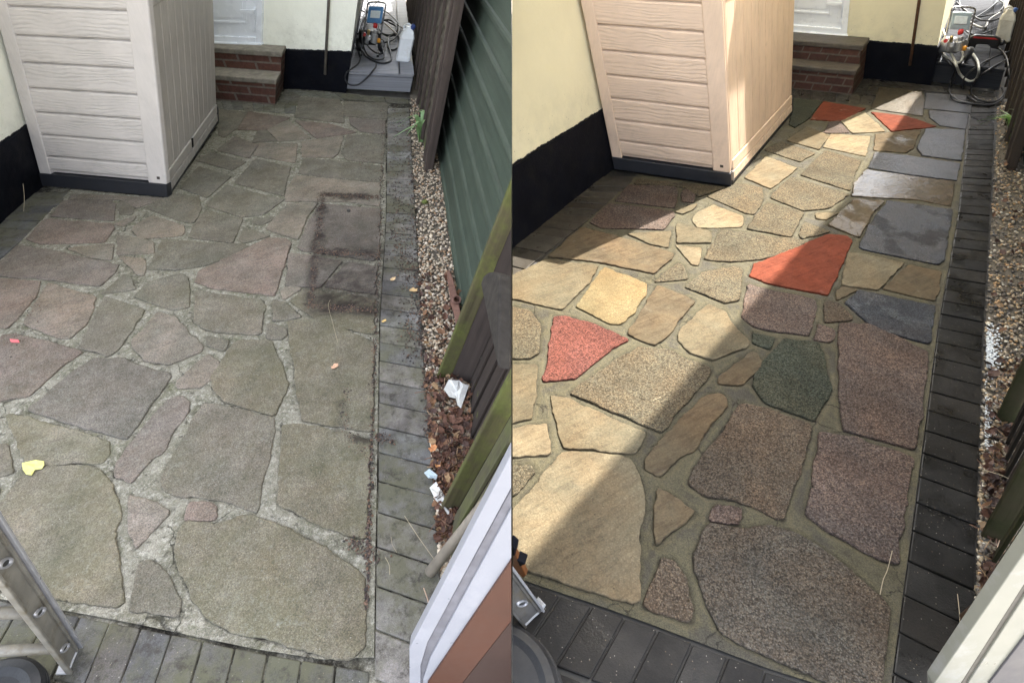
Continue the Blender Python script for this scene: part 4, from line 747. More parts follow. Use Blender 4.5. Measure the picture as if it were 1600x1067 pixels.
def neighbour(Y):
    L = Y is YL; U = Y.U
    pl = Plane(at(691, 253), at(729, 505), U) if L else Plane(at(1606, 250), at(1632, 560), U); dd = pl.w; far = -3.2 if L else -1.0
    gw = wood('green_painted_board'+Y.s, (.044, .058, .044), dd, .0, shift=.82, rough=.55)
    T = thing('green_outbuilding', 'green painted shiplap outbuilding beyond the gravel strip' if L else 'green shiplap neighbouring building beyond the wet gravel strip', 'outbuilding', pl.P(.5, 0))
    a1 = 3.2; z = -.02; i = 0
    while z < 1.5:
        prof = [(z, .012), (z+.005, .022), (z+.022, .024), (z+.034, .019), (z+.042, .009), (z+.128, .003), (z+.146, .001)]
        B = MB(); A = [pl.P(far, q, o) for q, o in prof]; C = [pl.P(a1, q, o) for q, o in prof]
        B.prism(A+[pl.P(far, z+.146, -.02), pl.P(far, z, -.02)], dd*(a1-far)); B.build('shiplap_board', gw, T); z += .148; i += 1
    MB().prism([pl.P(far-.02, -.02, -.022), pl.P(a1, -.02, -.022), pl.P(a1, 1.5, -.022), pl.P(far-.02, 1.5, -.022)], -pl.n*.1).build('wall', gw, T)
    MB().prism([pl.P(far-.05, -.02, .016), pl.P(far, -.02, .016), pl.P(far, 1.48, .016), pl.P(far-.05, 1.48, .016)], -pl.n*.05).build('corner_post', wood('corner_post'+Y.s, (.10, .085, .05), U, .5), T)
    if L:
        # unseen sun blocker added above the boundary to keep the dry yard shaded
        W = MB(); q = [(0.75, 1.66), (2.8, 5.3), (4.2, 7.3), (11.0, 7.3), (11.0, 1.66)]
        W.prism([(-.004, y, z) for y, z in q], (-.2, 0, 0))
        W.prism([(-.2, .25, 1.67), (.56, .25, 1.67), (.56, 4.5, 1.67), (-.2, 4.5, 1.67)], (0, 0, .05))  # flat ledge added overhead to shade the ground left of the seam
        o = W.build('shade_wall', CREAM['L'], None, loc=(0, 4, 1.66), clip=False); tag(o, 'unseen cream screen added above the boundary to shade the unwashed patio', 'wall')
    else:
        # unseen shadow caster, its sloping top shaped back from the long shadow's edge
        def top(px, py):
            S = at(px, py); k = (pl.p0-pl.n*.13-S).dot(pl.n)/SUNV.dot(pl.n); return S+SUNV*k
        A, B_, C2 = top(1437, 146), top(1329, 298), top(829, 866)
        A2 = A+(A-B_)*.5; d2 = (C2-B_); E_ = C2+d2*1.3
        G = MB(); pts = [A2, B_, C2, E_]; bot = [V((p.x, p.y, 1.66)) - U*0 for p in pts]
        lo = [pl.P(pl.co(p)[0], 1.42, -.13) for p in pts]
        G.prism([*lo, *pts[::-1]], -pl.n*.15)
        G.build('shadow_gable', CREAM['R'], T)
        for nm_, p_ in zip('ABC', (A, B_, C2)): print('verge', nm_, tuple(round(x, 2) for x in p_))
# ---------------------------------------------------------------- gravel, leaves, soil
def strip_pts(Y, n, seed, y0=None, y1=None):
    """random places in the gravel strip between the paver edge and the fences"""
    r = random.Random(seed); out = []
    if Y is YL: E0 = [(640, 150), (648, 300), (661, 533), (674, 697), (685, 830), (692, 930)]; E1 = [(664, 150), (694, 280), (729, 505), (738, 600), (740, 700), (716, 760), (716, 930)]
    else: E0 = [(1558, 160), (1549, 340), (1538, 540), (1531, 709), (1528, 866), (1523, 1000)]; E1 = [(1600, 160), (1625, 340), (1640, 540), (1600, 650), (1575, 820), (1570, 1000)]
    def lerp(E, y):
        for (a, b_), (c, d) in zip(E, E[1:]):
            if b_ <= y <= d: return a+(c-a)*(y-b_)/(d-b_)
        return E[-1][0]
    while len(out) < n:
        y = y0+(y1-y0)*r.random(); e = r.random()
        x0, x1 = lerp(E0, y), lerp(E1, y); x = x0+(x1-x0)*e; p = at(x, y, -.012)
        out.append((p, e))
    return out, r
def gravel(Y):
    L = Y is YL; b = MB(); n = 5200 if L else 4200
    pts, r = strip_pts(Y, n, 5 if L else 6, 155, 900 if L else 960); random.seed(3)
    for p, e in pts:
        s = r.uniform(.005, .011)*(1.0 if r.random() < .9 else 1.4); k = r.random()
        if L: c = (.62, .57, .50) if k < .35 else (.48, .42, .35) if k < .6 else (.38, .27, .19) if k < .78 else (.20, .18, .17) if k < .92 else (.75, .72, .68)
        else: c = (.30, .24, .16) if k < .3 else (.17, .14, .11) if k < .6 else (.35, .22, .11) if k < .75 else (.07, .065, .06) if k < .93 else (.5, .46, .38)
        q = r.uniform(.8, 1.2); b.blob(V((p.x, p.y, -.014+r.uniform(0, .012))), s, 1, .16, (1, r.uniform(.7, 1), r.uniform(.5, .8)), tuple(x*q for x in c))
    if L: [l.__setitem__(b.cl, (l[b.cl][0]*.80, l[b.cl][1]*.73, l[b.cl][2]*.64, 1)) for f in b.bm.faces for l in f.loops]
    o = b.build('gravel', vcol('gravel_stones'+Y.s, .75 if L else .38, spec=.3 if L else .5), None, loc=tuple(pts[0][0]), smooth=True)
    tag(o, 'pale gravel in the strip beside the unwashed pavers' if L else 'wet brown gravel in the strip beside the washed pavers', 'gravel', kind='stuff')
    # bed
    E = [(625, 0), (640, 150), (648, 300), (661, 533), (674, 697), (685, 830), (700, 1000), (740, 1000), (745, 560), (700, 250), (664, 150), (650, 0)] if L else [(1540, 0), (1558, 155), (1549, 340), (1538, 540), (1531, 709), (1528, 866), (1520, 1060), (1720, 1060), (1720, 540), (1640, 300), (1600, 155), (1620, 0)]
    MB().prism([V((at(*p).x, at(*p).y, -.035)) for p in E], (0, 0, .016)).build('gravel_bed', gm, None, loc=(0, 0, -.035)); tag(COL.objects[-1], kind='structure')
def leaf(b, c, s, yaw, col, r, tilt=.5, lobes=True):
    c = V(c); N = 12; M = Matrix.Rotation(yaw, 3, 'Z') @ Matrix.Rotation(r.uniform(-tilt, tilt), 3, 'X') @ Matrix.Rotation(r.uniform(-tilt, tilt), 3, 'Y')
    cu = r.uniform(.2, 1.0); rim = []
    for i in range(N):
        a = i/N*2*math.pi; rad = (1.0 if i % 2 == 0 else (.74 if lobes else .9))*r.uniform(.8, 1.1)*(1+.15*math.cos(a)); x, y = math.cos(a)*rad, math.sin(a)*rad*.7
        rim.append(b.bm.verts.new(c+M @ V((x*s, y*s, (cu*(x*x*.35+y*y*.9)+r.uniform(-.08, .08))*s))))
    mid = b.bm.verts.new(c+M @ V((0, 0, 0))); fs = [b.bm.faces.new((rim[i], rim[(i+1) % N], mid)) for i in range(N)]
    b.paint(fs, col)
def litter(Y):
    L = Y is YL; b = MB(); r = random.Random(11); LM_ = vcol('dead_leaf'+Y.s, .7 if L else .5)
    regs = [(430, 560, 50), (560, 700, 170), (700, 850, 150)] if L else [(250, 520, 40), (560, 640, 40), (640, 960, 190)]
    for y0, y1, n in regs:
        n = int(n*1.6); pts, q = strip_pts(Y, n, int(y0)+n, y0, y1)
        for p, e in pts:
            k = r.random(); c = (.115, .055, .036) if k < .45 else (.065, .036, .028) if k < .78 else (.19, .10, .055) if k < .94 else (.27, .17, .09)
            if not L: c = tuple(x*.55 for x in c)
            leaf(b, (p.x, p.y, r.uniform(.004, .03)), r.uniform(.008, .025), r.uniform(0, 6.3), c, r, .9, r.random() < .6)
    for y0, y1, n in [(a[0], a[1], a[2]//3) for a in regs]:
        pts, q = strip_pts(Y, n, int(y0)+n+7, y0, y1)
        for p, e in pts:
            a = r.uniform(0, 6.3); l = r.uniform(.02, .06); c = r.choice([(.16, .09, .06), (.30, .20, .12), (.09, .06, .05)])
            n0 = len(b.bm.faces); b.tube([(p.x, p.y, .02), (p.x+math.cos(a)*l, p.y+math.sin(a)*l, r.uniform(.015, .04))], .0016, 4); b.bm.faces.ensure_lookup_table(); b.paint(b.bm.faces[n0:], c)
    o = b.build('leaf_litter', LM_, None, loc=tuple(pts[0][0]))
    tag(o, 'dry brown leaf litter along the unwashed paver edge' if L else 'dark soaked leaf litter along the washed paver edge', 'leaves', kind='stuff')
def soil_crumbs():
    b = MB(); r = random.Random(4); random.seed(9)
    def put(px, py, s, c=None):
        p = at(px, py); c = c or r.choice([(.05, .035, .03), (.08, .055, .045), (.035, .03, .028), (.13, .08, .055)])
        b.blob((p.x, p.y, s*.3), s, 1, .3, (1, .8, .6), c)
    def along(pts, n, sp, smax=.005):
        for _ in range(n):
            i = r.randrange(len(pts)-1); q = r.random(); x = pts[i][0]+(pts[i+1][0]-pts[i][0])*q; y = pts[i][1]+(pts[i+1][1]-pts[i][1])*q
            put(x+r.gauss(0, sp), y+r.gauss(0, sp*.8), r.uniform(.0012, smax))
    along([(503, 303), (596, 309)], 420, 3); along([(503, 303), (496, 390), (484, 478)], 700, 4); along([(495, 392), (590, 400)], 380, 3); along([(486, 478), (585, 484)], 400, 4); along([(520, 350), (560, 470)], 200, 22, .003); along([(500, 440), (580, 470)], 200, 9, .003)
    along([(599, 170), (597, 300), (590, 450), (583, 600), (577, 800), (573, 950)], 900, 2.2, .006)
    along([(618, 170), (622, 290), (625, 380), (640, 430), (640, 560)], 1100, 9, .006); along([(638, 200), (644, 290), (650, 430), (660, 540), (672, 690)], 800, 3.5, .007)
    along([(545, 600), (535, 640), (545, 680), (575, 715)], 160, 5, .004); along([(585, 680), (615, 690)], 90, 5); along([(545, 845), (590, 870)], 140, 8)
    along([(560, 240), (585, 275)], 60, 9); along([(480, 150), (500, 160)], 40, 4)
    along([(100, 395), (130, 420)], 90, 9, .003)
    along([(60, 460), (15, 560)], 80, 10, .004)
    o = b.build('soil_crumbs', vcol('soil_crumb', .9), None, loc=tuple(at(580, 400)), smooth=False); tag(o, 'scattered dark soil crumbs in the joints of the unwashed patio', 'soil', kind='stuff')
def small_things():
    r = random.Random(21); LMa = vcol('single_leaf', .7)
    def one_leaf(px, py, s, c, lab, z=.006, g='fallen leaves on the unwashed patio'):
        b = MB(); p = at(px, py); leaf(b, (p.x, p.y, z), s, r.uniform(0, 6), c, r, .12); tag(b.build('dead_leaf', LMa, None), lab, 'leaf', g)
    one_leaf(523, 574, .022, (.50, .30, .20), 'small curled tan leaf on the greenish slab left of the round dirt ring')
    one_leaf(*t('F', 762, 562), .020, (.52, .36, .20), 'pale tan leaf on the pavers beside the dirt outline, upper of two')
    one_leaf(*t('F', 880, 622), .030, (.50, .34, .17), 'large crumpled yellow brown leaf at the outer edge of the grey pavers')
    one_leaf(*t('F', 715, 792), .016, (.60, .40, .15), 'yellow leaf on the paver joint just below the dirt outline')
    one_leaf(*t('J', 990, 595), .024, (.52, .24, .11), 'orange brown leaf lying on the leaf litter above the blue white scrap', .03)
    one_leaf(*t('J', 1012, 683), .022, (.55, .27, .12), 'bright orange leaf touching the blue white scrap', .03)
    paper = simple('white_paper', (.55, .55, .53), .7, .10, 40, .001, 90, dirtc=(.35, .33, .28, .5)); yel = simple('yellow_paper', (.50, .47, .15), .7, .12, 50, .001, 120)
    def scrap(name, pts, m, lab, z=.006, cat='scrap', curl=.012):
        b = MB(); n = len(pts); P = [at(*p, z) for p in pts]; c = sum(P, V((0, 0, 0)))/n; rr = random.Random(n)
        top = [b.bm.verts.new(p+V((0, 0, rr.uniform(0, curl)))) for p in P]; mid = [b.bm.verts.new(c.lerp(p, .5)+V((0, 0, rr.uniform(-.2, 1.3)*curl))) for p in P]; ce = b.bm.verts.new(c+V((0, 0, curl*.2)))
        for i in range(n): j = (i+1) % n; b.bm.faces.new((top[i], top[j], mid[j], mid[i])); b.bm.faces.new((mid[i], mid[j], ce))
        o = b.build(name, m, None, loc=(c.x, c.y, z)); s = o.modifiers.new('thick', 'SOLIDIFY'); s.thickness = .0012; return tag(o, lab, cat)
    scrap('paper_scrap', [t('J', u, v) for u, v in [(1045, 245), (1072, 193), (1090, 200), (1130, 197), (1150, 215), (1185, 225), (1165, 275), (1140, 352), (1120, 335), (1112, 300), (1075, 285)]], paper, 'large torn white paper scrap leaning by the dark fence', .035)
    scrap('plastic_scrap', [t('J', u, v) for u, v in [(935, 712), (965, 690), (1010, 722), (1000, 750), (985, 735), (960, 740)]], simple('pale_blue_plastic', (.40, .48, .53), .35, .1), 'small pale blue white plastic scrap on the leaf litter', .02)
    scrap('paper_strip', [t('J', u, v) for u, v in [(965, 790), (1003, 763), (1045, 830), (1085, 885), (1088, 940), (1065, 945), (1045, 910), (1000, 860)]], paper, 'long white torn card strip at the foot of the mossy boards', .02)
    scrap('yellow_scrap', [t('I', u, v) for u, v in [(125, 652), (200, 634), (245, 640), (250, 665), (232, 682), (195, 690), (180, 722), (145, 712), (130, 690)]], yel, 'pale yellow torn paper on the joint left of the big green slab', .005, curl=.006)
    red = simple('red_chip', (.62, .13, .14), .6); b = MB(); p = at(23, 533); b.prism([at(17, 531), at(30, 532), at(31, 535), at(18, 534.5)], (0, 0, .008)); tag(b.build('red_fragment', red, None), 'tiny red fragment at the left edge of the unwashed patio', 'fragment')
    moss = simple('moss_ball', (.10, .12, .03), .9, .4, 120, .006, 150); p = at(664, 318); b = MB(); b.blob((p.x, p.y, .014), .022, 2, .12, (1, 1, .75)); tag(b.build('moss_clump', moss, None, smooth=True), 'round dark moss clump on the pale gravel', 'moss')
    st = simple('dark_pebble', (.05, .045, .04), .8, .3, 60); p = at(*t('F', 516, 178)); b = MB(); b.blob((p.x, p.y, .008), .013, 2, .15, (1, 1, .7)); tag(b.build('dark_lump', st, None), 'dark lump of soil on the slab inside the dirt outline', 'lump')
    # grass straws and twigs
    stw = simple('dry_straw', (.30, .25, .17), .7, .15); tw = simple('brown_twig', (.09, .07, .05), .8, .2)
    def straw(pts, rad, m, lab, name='straw', cat='straw', g='straws and twigs lying on the patios'):
        P = spline([at(u, v, z) for u, v, z in pts], 5); tag(MB().tube(P, rad*.62, 5).build(name, m, None), lab, cat, g)
    straw([(632, 805, .006), (655, 840, .02), (680, 875, .03)], .0017, stw, 'long pale straw across the pavers pointing at the white door frame')
    straw([(602, 870, .005), (608, 882, .007), (609, 897, .005)], .0014, stw, 'short curved pale straw on the pavers above the frame')
    straw([(611, 838, .004), (613, 850, .004), (620, 862, .004)], .0009, stw, 'thin hair like straw on the pavers beside the long straw')
    straw([(516, 468, .005), (513, 478, .006), (520, 505, .005), (528, 535, .005)], .0014, stw, 'long curved straw over the slab corner below the dirt outline')
    straw([(498, 660+62, .004), (513, 743, .004)], .001, tw, 'thin dark twig on the slab near the centre of the unwashed patio', 'twig', 'twig')
    straw([(494, 491, .004), (518, 488, .006)], .0016, tw, 'short dark twig just below the dirt outline, upper one', 'twig', 'twig')
    straw([(514, 487, .004), (532, 497, .006), (519, 504, .004)], .0018, tw, 'forked dark twig just below the dirt outline, lower one', 'twig', 'twig')
    straw([(662, 918, .01), (668, 935, .02), (672, 952, .01)], .0030, simple('pinkish_twig', (.36, .25, .18), .7), 'thick pale brown twig beside the white door frame', 'twig', 'twig')
    straw([(37, 330, .0), (38, 308, .06), (36, 287, .12)], .0022, stw, 'dead upright stalk at the foot of the black plinth', 'stalk', 'stalk')
    straw([(1394, 860, .006), (1387, 888, .012), (1380, 905, .01), (1375, 928, .006)], .0019, stw, 'curved pale straw across the mortar joint of the washed patio')
    straw([(1496, 927, .006), (1499, 955, .01), (1502, 1002, .006)], .0018, stw, 'long straight straw on the dark wet pavers')
    straw([(1020, 625, .004), (1033, 619, .006)], .0016, stw, 'short golden straw on the sunlit pebbled slab')
    straw([(1538, 734, .03), (1565, 742, .04), (1592, 755, .03)], .0028, stw, 'pale twig over the soaked leaf litter', 'twig', 'twig')
    # foam on the wet gravel
    fm = simple('white_foam', (.75, .78, .80), .4, .1, 90, .004, 200, Alpha=.92); b = MB(); rr = random.Random(8); random.seed(2)
    for _ in range(420):
        y = rr.gauss(548, 17); x = 1541+abs(rr.gauss(0, 9)); p = at(x, y); b.blob((p.x, p.y, rr.uniform(.0, .01)), rr.uniform(.002, .006), 1, .2, (1, 1, .6))
    for _ in range(160):
        y = rr.gauss(660, 30); x = 1538+abs(rr.gauss(0, 6)); p = at(x, y); b.blob((p.x, p.y, rr.uniform(.0, .01)), rr.uniform(.002, .004), 1, .2, (1, 1, .6))
    tag(b.build('foam', fm, None, smooth=True), 'white soap foam on the wet gravel by the washed pavers', 'foam', kind='stuff')
def pickaxe():
    rust = simple('rusted_iron', (.16, .085, .065), .75, .3, 40, .001, 120, spec=.3); U = YL.U
    e = at(*t('F', 1105, 700)); h0 = at(*t('F', 1070, 515)); h1 = at(*t('F', 1150, 900)); d = (h1-h0).normalized(); s = V((-d.y, d.x, 0))
    T = thing('pickaxe_head', 'rusty brown pickaxe head without handle lying on the pale gravel', 'pickaxe head', (e.x, e.y, 0)); z = .02
    def blade(tip, wid, tipw):
        b = MB(); L_ = (tip-e).length; dd = (tip-e).normalized(); ss = V((-dd.y, dd.x, 0)); rings = []
        for k, (wq, th, zz) in enumerate([(.020, .016, .025), (.017, .013, .03), (wid, .010, .026), (tipw, .004, .012)]):
            p = e+dd*(L_*k/3); rings.append([b.bm.verts.new((p+ss*a*wq)+V((0, 0, zz+c*th))) for a, c in ((-1, -1), (1, -1), (1, 1), (-1, 1))])
        for A, B in zip(rings, rings[1:]):
            for k in range(4): b.bm.faces.new((A[k], A[(k+1) % 4], B[(k+1) % 4], B[k]))
        b.bm.faces.new(rings[0]); b.bm.faces.new(rings[-1]); b.build('blade', rust, T, bevel=.003)
    blade(h0, .014, .006); blade(h1, .018, .020)
    b = MB(); seg = 20; ax = (U+V((0, -.55, 0))).normalized(); prof = [(-.01, .026), (.055, .024), (.060, .022), (.060, .016), (.0, .015)]
    b.lathe(V((e.x, e.y, .012)), ax, prof, seg); b.build('eye', rust, T, smooth=False)
def leafy(Y):
    L = Y is YL; g = NT('strap_leaf'+Y.s); gg = g.mix(g.noise(30, 3), (.10, .20, .06) if L else (.09, .19, .035), (.22, .33, .15) if L else (.17, .30, .07)); m = g.fin(gg, .4)
    base = at(*t('B', 915, 785)) if L else at(*t('D', 1352, 800)); T = thing('strap_plant', 'green strap leaved plant growing from the gravel by the dry fence post' if L else 'bright green strap leaved plant on the wet gravel by the dark post', 'plant', base); r = random.Random(5); U = Y.U
    tips = [(780, 680), (790, 700), (765, 760), (870, 630), (905, 610), (940, 625), (925, 690), (860, 660), (835, 750)] if L else [(1162, 672), (1180, 690), (1290, 610), (1340, 605), (1385, 600), (1400, 650), (1240, 660), (1320, 680), (1215, 650)]
    for k, (u, v) in enumerate(tips):
        tp = at(*t('B' if L else 'D', u, v), .10 if k < 3 or k > 6 else .18); mid = base.lerp(tp, .45)+U*r.uniform(.10, .16); b = MB(); P = spline([base+V((r.uniform(-.01, .01), r.uniform(-.01, .01), 0)), base.lerp(mid, .5)+U*.04, mid, tp], 5); n = len(P); prev = None
        for i, p in enumerate(P):
            w_ = .015*(1-(i/(n-1))**2.2)+.0008; d = (P[min(n-1, i+1)]-P[max(0, i-1)]).normalized(); s = d.cross(V((0, 0, 1))); s = s.normalized() if s.length > .01 else V((1, 0, 0))
            cur = [b.bm.verts.new(p+s*w_), b.bm.verts.new(p-V((0, 0, .004))), b.bm.verts.new(p-s*w_)]
            if prev: b.bm.faces.new((prev[0], cur[0], cur[1], prev[1])); b.bm.faces.new((prev[1], cur[1], cur[2], prev[2]))
            prev = cur
        b.build('leaf_blade', m, T, smooth=True)
# ---------------------------------------------------------------- gear on the decks
def washer(Y):
    L = Y is YL; U = Y.U; z = Y.dz; k = 1.0
    base = at(577, 84, z) if L else at(1487, 97, z); ex, ey = Y.ex, Y.ey
    T = thing('pressure_washer', 'blue topped pressure washer with black hoses on the dry deck' if L else 'chrome framed pressure washer with grey hoses on the wet deck', 'pressure washer', base)
    F = lambda x, y, h: base+ex*x+ey*y+U*h
    ch = simple('chrome_tube'+Y.s, (.6, .6, .62), .22, .05, metal=.9); blk = simple('black_plastic'+Y.s, (.02, .02, .022), .4); brass = simple('brass'+Y.s, (.55, .42, .2), .3, .1, metal=.8); red = simple('red_knob'+Y.s, (.55, .03, .03), .35)
    blue = simple('blue_panel'+Y.s, (.10, .26, .52) if L else (.35, .42, .46), .4); org = simple('orange_cap'+Y.s, (.75, .32, .03), .4); sil = simple('cast_aluminium'+Y.s, (.42, .42, .43), .45, .2, 60, metal=.6)
    for s in (-.10, .10):   # two side frames carrying the handle
        MB().tube(spline([F(s, -.12, .02), F(s, .12, .02), F(s, .13, .10), F(s, .07, .36), F(s, .05, .44)], 5), .0085, 8).build('frame_tube', ch, T, smooth=True)
    MB().tube(spline([F(-.10, .05, .43), F(-.09, .045, .465), F(0, .045, .475), F(.09, .045, .465), F(.10, .05, .43)], 5), .0085, 8).build('handle', ch, T, smooth=True)
    MB().prism([F(-.085, .02, .285), F(.085, .02, .285), F(.085, .045, .43), F(-.085, .045, .43)], ey*.06).build('control_box', blue, T, bevel=.012)
    MB().prism([F(-.055, .014, .335), F(.055, .014, .335), F(.055, .028, .40), F(-.055, .028, .40)], ey*.012).build('label_panel', simple('pale_label'+Y.s, (.72, .78, .80), .4), T, bevel=.004)
    MB().lathe(F(-.02, .08, .14), ex*1.0, [(-.11, .05), (-.10, .072), (.05, .072), (.06, .06), (.11, .045)], 22).build('motor', blk if L else sil, T, smooth=True, bevel=0)
    b = MB(); b.lathe(F(.03, -.05, .17), U, [(-.05, .035), (.03, .035), (.035, .022), (.07, .022)], 14); b.lathe(F(-.03, -.06, .17), ey, [(-.06, .018), (.05, .018)], 12); b.lathe(F(.06, -.03, .13), ex, [(0, .014), (.07, .014)], 12)
    b.lathe(F(-.05, -.05, .13), U, [(-.02, .022), (.06, .022), (.07, .014)], 12); b.build('pump_head', sil, T, bevel=.003)
    MB().lathe(F(-.045, -.10, .20), U, [(0, .014), (.04, .016), (.05, .012)], 12).build('brass_fitting', brass, T, smooth=True)
    MB().lathe(F(.02, -.02, .255), U, [(0, .02), (.025, .024), (.04, .018)], 14).build('red_knob', red, T, smooth=True)
    MB().lathe(F(-.09, -.05, .20), -ey, [(0, .016), (.03, .018)], 12).build('red_knob', red, T)
    MB().lathe(F(.085, -.08, .13), U, [(0, .018), (.03, .018), (.038, .012)], 12).build('orange_cap', org, T, smooth=True)
    for s in (-.13, .125):
        w_ = MB().lathe(F(s, .10, .065), ex, [(-.018, .04), (-.018, .065), (.018, .065), (.018, .04)], 24).build('wheel', blk, T, bevel=.004)
        MB().lathe(F(s, .10, .065), ex, [(-.020, .012), (-.020, .034), (.020, .034), (.020, .012)], 20).build('hub', sil, w_)
    for s in (-.10, .10): MB().box(F(s-.015, -.13, 0), ex*.03, ey*.03, U*.02).build('foot', blk, T, bevel=.003)
def jerry(Y):
    L = Y is YL; U = Y.U; z = Y.dz; ex, ey = Y.ex, Y.ey; base = (at(*t('B', 815, 345), z) if L else at(*t('D', 1300, 235), z))
    T = thing('jerry_can', 'grubby white plastic jerry can with blue cap standing on the dry deck' if L else 'cream white plastic jerry can beside the black power tool on the wet deck', 'jerry can', base)
    m = simple('white_hdpe'+Y.s, (.74, .76, .78) if L else (.72, .70, .62), .35, .06, 8, dirtc=(.42, .38, .30, .5)); hw, hd, H = .078, .07, .235
    F = lambda x, y, h: base+ex*x+ey*y+U*h; b = MB(); rings = []
    for h, kx, ky, ox in [(0, .92, .92, 0), (.012, 1, 1, 0), (.045, 1, 1, 0), (.05, .97, .97, 0), (.20, .97, .97, 0), (.215, 1, 1, 0), (.26, .82, .8, -.0), (.30, .42, .45, .0), (.315, .36, .4, .0)]:
        rings.append([b.bm.verts.new(F(ox+x*hw*kx, hd*y*ky+.07, h)) for x, y in ((-1, -.8), (-.8, -1), (.8, -1), (1, -.8), (1, .8), (.8, 1), (-.8, 1), (-1, .8))])
    for A, B in zip(rings, rings[1:]):
        for k in range(8): b.bm.faces.new((A[k], A[(k+1) % 8], B[(k+1) % 8], B[k]))
    b.bm.faces.new(rings[0][::-1]); b.bm.faces.new(rings[-1]); b.build('body', m, T, bevel=.006)
    MB().lathe(F(.035, .06, .295), U+ex*.5, [(0, .022), (.03, .022), (.034, .018)], 16).build('cap', simple('blue_cap'+Y.s, (.03, .06, .22) if L else (.05, .12, .35), .4), T, smooth=False)
    MB().tube(spline([F(-.045, .07, .275), F(-.05, .07, .315), F(-.01, .07, .335), F(.02, .07, .318)], 4), .010, 8).build('handle', m, T, smooth=True)
def cable(Y, pts, rad, m, lab, name='hose', cat='hose'):
    """points: (tile, u, v, surface, lift) with surface d = on the deck, g = on the ground, f = in front of the deck edge, or a height"""
    P = []
    for s, u, v, k, lf in pts:
        x, y = t(s, u, v)
        if k == 'd': P.append(at(x, y, Y.dz+rad+lf))
        elif k == 'g': P.append(at(x, y, rad+lf))
        else: P.append(Y.deck.hit(x, y)+Y.deck.n*(.02+rad+lf))
    tag(MB().tube(spline(P, 7), rad, 7).build(name, m, None, smooth=True), lab, cat, 'hoses and cables on the decks')
def cables():
    blk = simple('black_rubber_hose', (.018, .018, .02), .45, .2); gry = simple('grey_hose', (.42, .42, .38), .45, .12); thin = simple('thin_black_cable', (.02, .02, .022), .5)
    Bq = lambda L_, s='B': [(s, u, v, k, lf) for u, v, k, lf in L_]
    cable(YL, Bq([(575, -20, 'd', .2), (560, 60, 'd', .12), (558, 150, 'd', .06), (540, 230, 'd', .02), (575, 300, 'd', 0), (570, 350, 'd', 0), (525, 385, 'd', 0), (503, 405, 'd', .01), (500, 430, 'f', 0), (525, 462, 'f', .02), (575, 465, 'f', .02), (620, 430, 'f', .0), (650, 392, 'd', .01), (668, 360, 'd', 0), (660, 330, 'd', 0)]), .0075, thin, 'thin black cable looping over the front edge of the dry deck', 'cable', 'cable')
    cable(YL, Bq([(590, 230, 'd', .06), (585, 270, 'd', .02), (620, 320, 'd', 0), (690, 350, 'd', 0), (745, 340, 'd', 0), (750, 300, 'd', .01), (735, 240, 'd', .03), (740, 205, 'd', .02), (790, 200, 'd', .01), (800, 240, 'd', 0), (770, 275, 'd', 0), (735, 265, 'd', .01), (745, 215, 'd', .04)]), .010, blk, 'thick black hose coiled between the washer and the white can on the dry deck')
    cable(YL, Bq([(640, 60, 'd', .1), (620, 110, 'd', .25), (590, 200, 'd', .2), (610, 290, 'd', .08), (660, 330, 'd', .04), (710, 320, 'd', .02), (700, 260, 'd', .06), (670, 200, 'd', .12)]), .009, blk, 'black hose hanging in front of the blue topped washer')
    cable(YL, Bq([(690, -5, 'd', .05), (640, 45, 'd', .05), (600, 85, 'd', .05), (575, 150, 'd', .05), (565, 190, 'd', .02)]), .009, blk, 'black hose running down the house side of the dry deck')
    cable(YL, Bq([(610, -10, 'd', .1), (640, 40, 'd', .08), (665, 75, 'd', .06), (720, 115, 'd', .04), (790, 140, 'd', .02), (820, 160, 'd', .02)]), .009, blk, 'black hose crossing behind the washer towards the white can')
    cable(YL, Bq([(685, 115, 'd', .07), (700, 180, 'd', .03), (750, 200, 'd', .02), (785, 165, 'd', .04), (760, 120, 'd', .06), (715, 112, 'd', .08), (685, 150, 'd', .05), (710, 190, 'd', .03), (765, 190, 'd', .03), (780, 150, 'd', .06), (740, 125, 'd', .09)]), .012, blk, 'tight coil of thick black hose behind the washer on the dry deck')
    cable(YL, Bq([(825, 160, 'd', .08), (850, 125, 'd', .12), (885, 125, 'd', .12), (900, 150, 'd', .1), (875, 180, 'd', .08)]), .005, thin, 'thin black cable loop above the white can on the dry deck', 'cable', 'cable')
    wand = simple('wand_tan', (.42, .36, .28), .4, .1); cable(YL, Bq([(695, 110, 'd', .10), (740, 150, 'd', .08), (785, 190, 'd', .05)]), .008, wand, 'pale lance lying across the coiled hose on the dry deck', 'spray_lance', 'lance')
    cable(YL, Bq([(605, 95, 'd', .2), (588, 150, 'd', .14), (600, 215, 'd', .08), (640, 275, 'd', .03), (690, 300, 'd', .01), (715, 275, 'd', .03), (690, 215, 'd', .08), (672, 150, 'd', .14)]), .009, blk, 'black hose drooping from the blue control box to the dry deck')
    cable(YL, Bq([(560, 0, 'd', .05), (590, 60, 'd', .05), (650, 70, 'd', .04), (710, 60, 'd', .02), (760, 95, 'd', .02), (800, 150, 'd', .02), (770, 215, 'd', .02), (700, 240, 'd', .02)]), .009, blk, 'long black hose sweeping round behind the washer on the dry deck')
    Dq = lambda L_: Bq(L_, 'D')
    cable(YR, Dq([(975, 140, 'd', .22), (950, 180, 'd', .15), (948, 240, 'd', .08), (975, 300, 'd', .03), (1020, 335, 'd', .01), (1045, 360, 'd', .02), (1070, 400, 'f', .03), (1120, 432, 'f', .05), (1160, 420, 'f', .03), (1172, 385, 'd', .04), (1160, 330, 'd', .02), (1120, 280, 'd', .03), (1080, 262, 'd', .1)]), .011, gry, 'thick grey hose curling off the front of the wet deck')
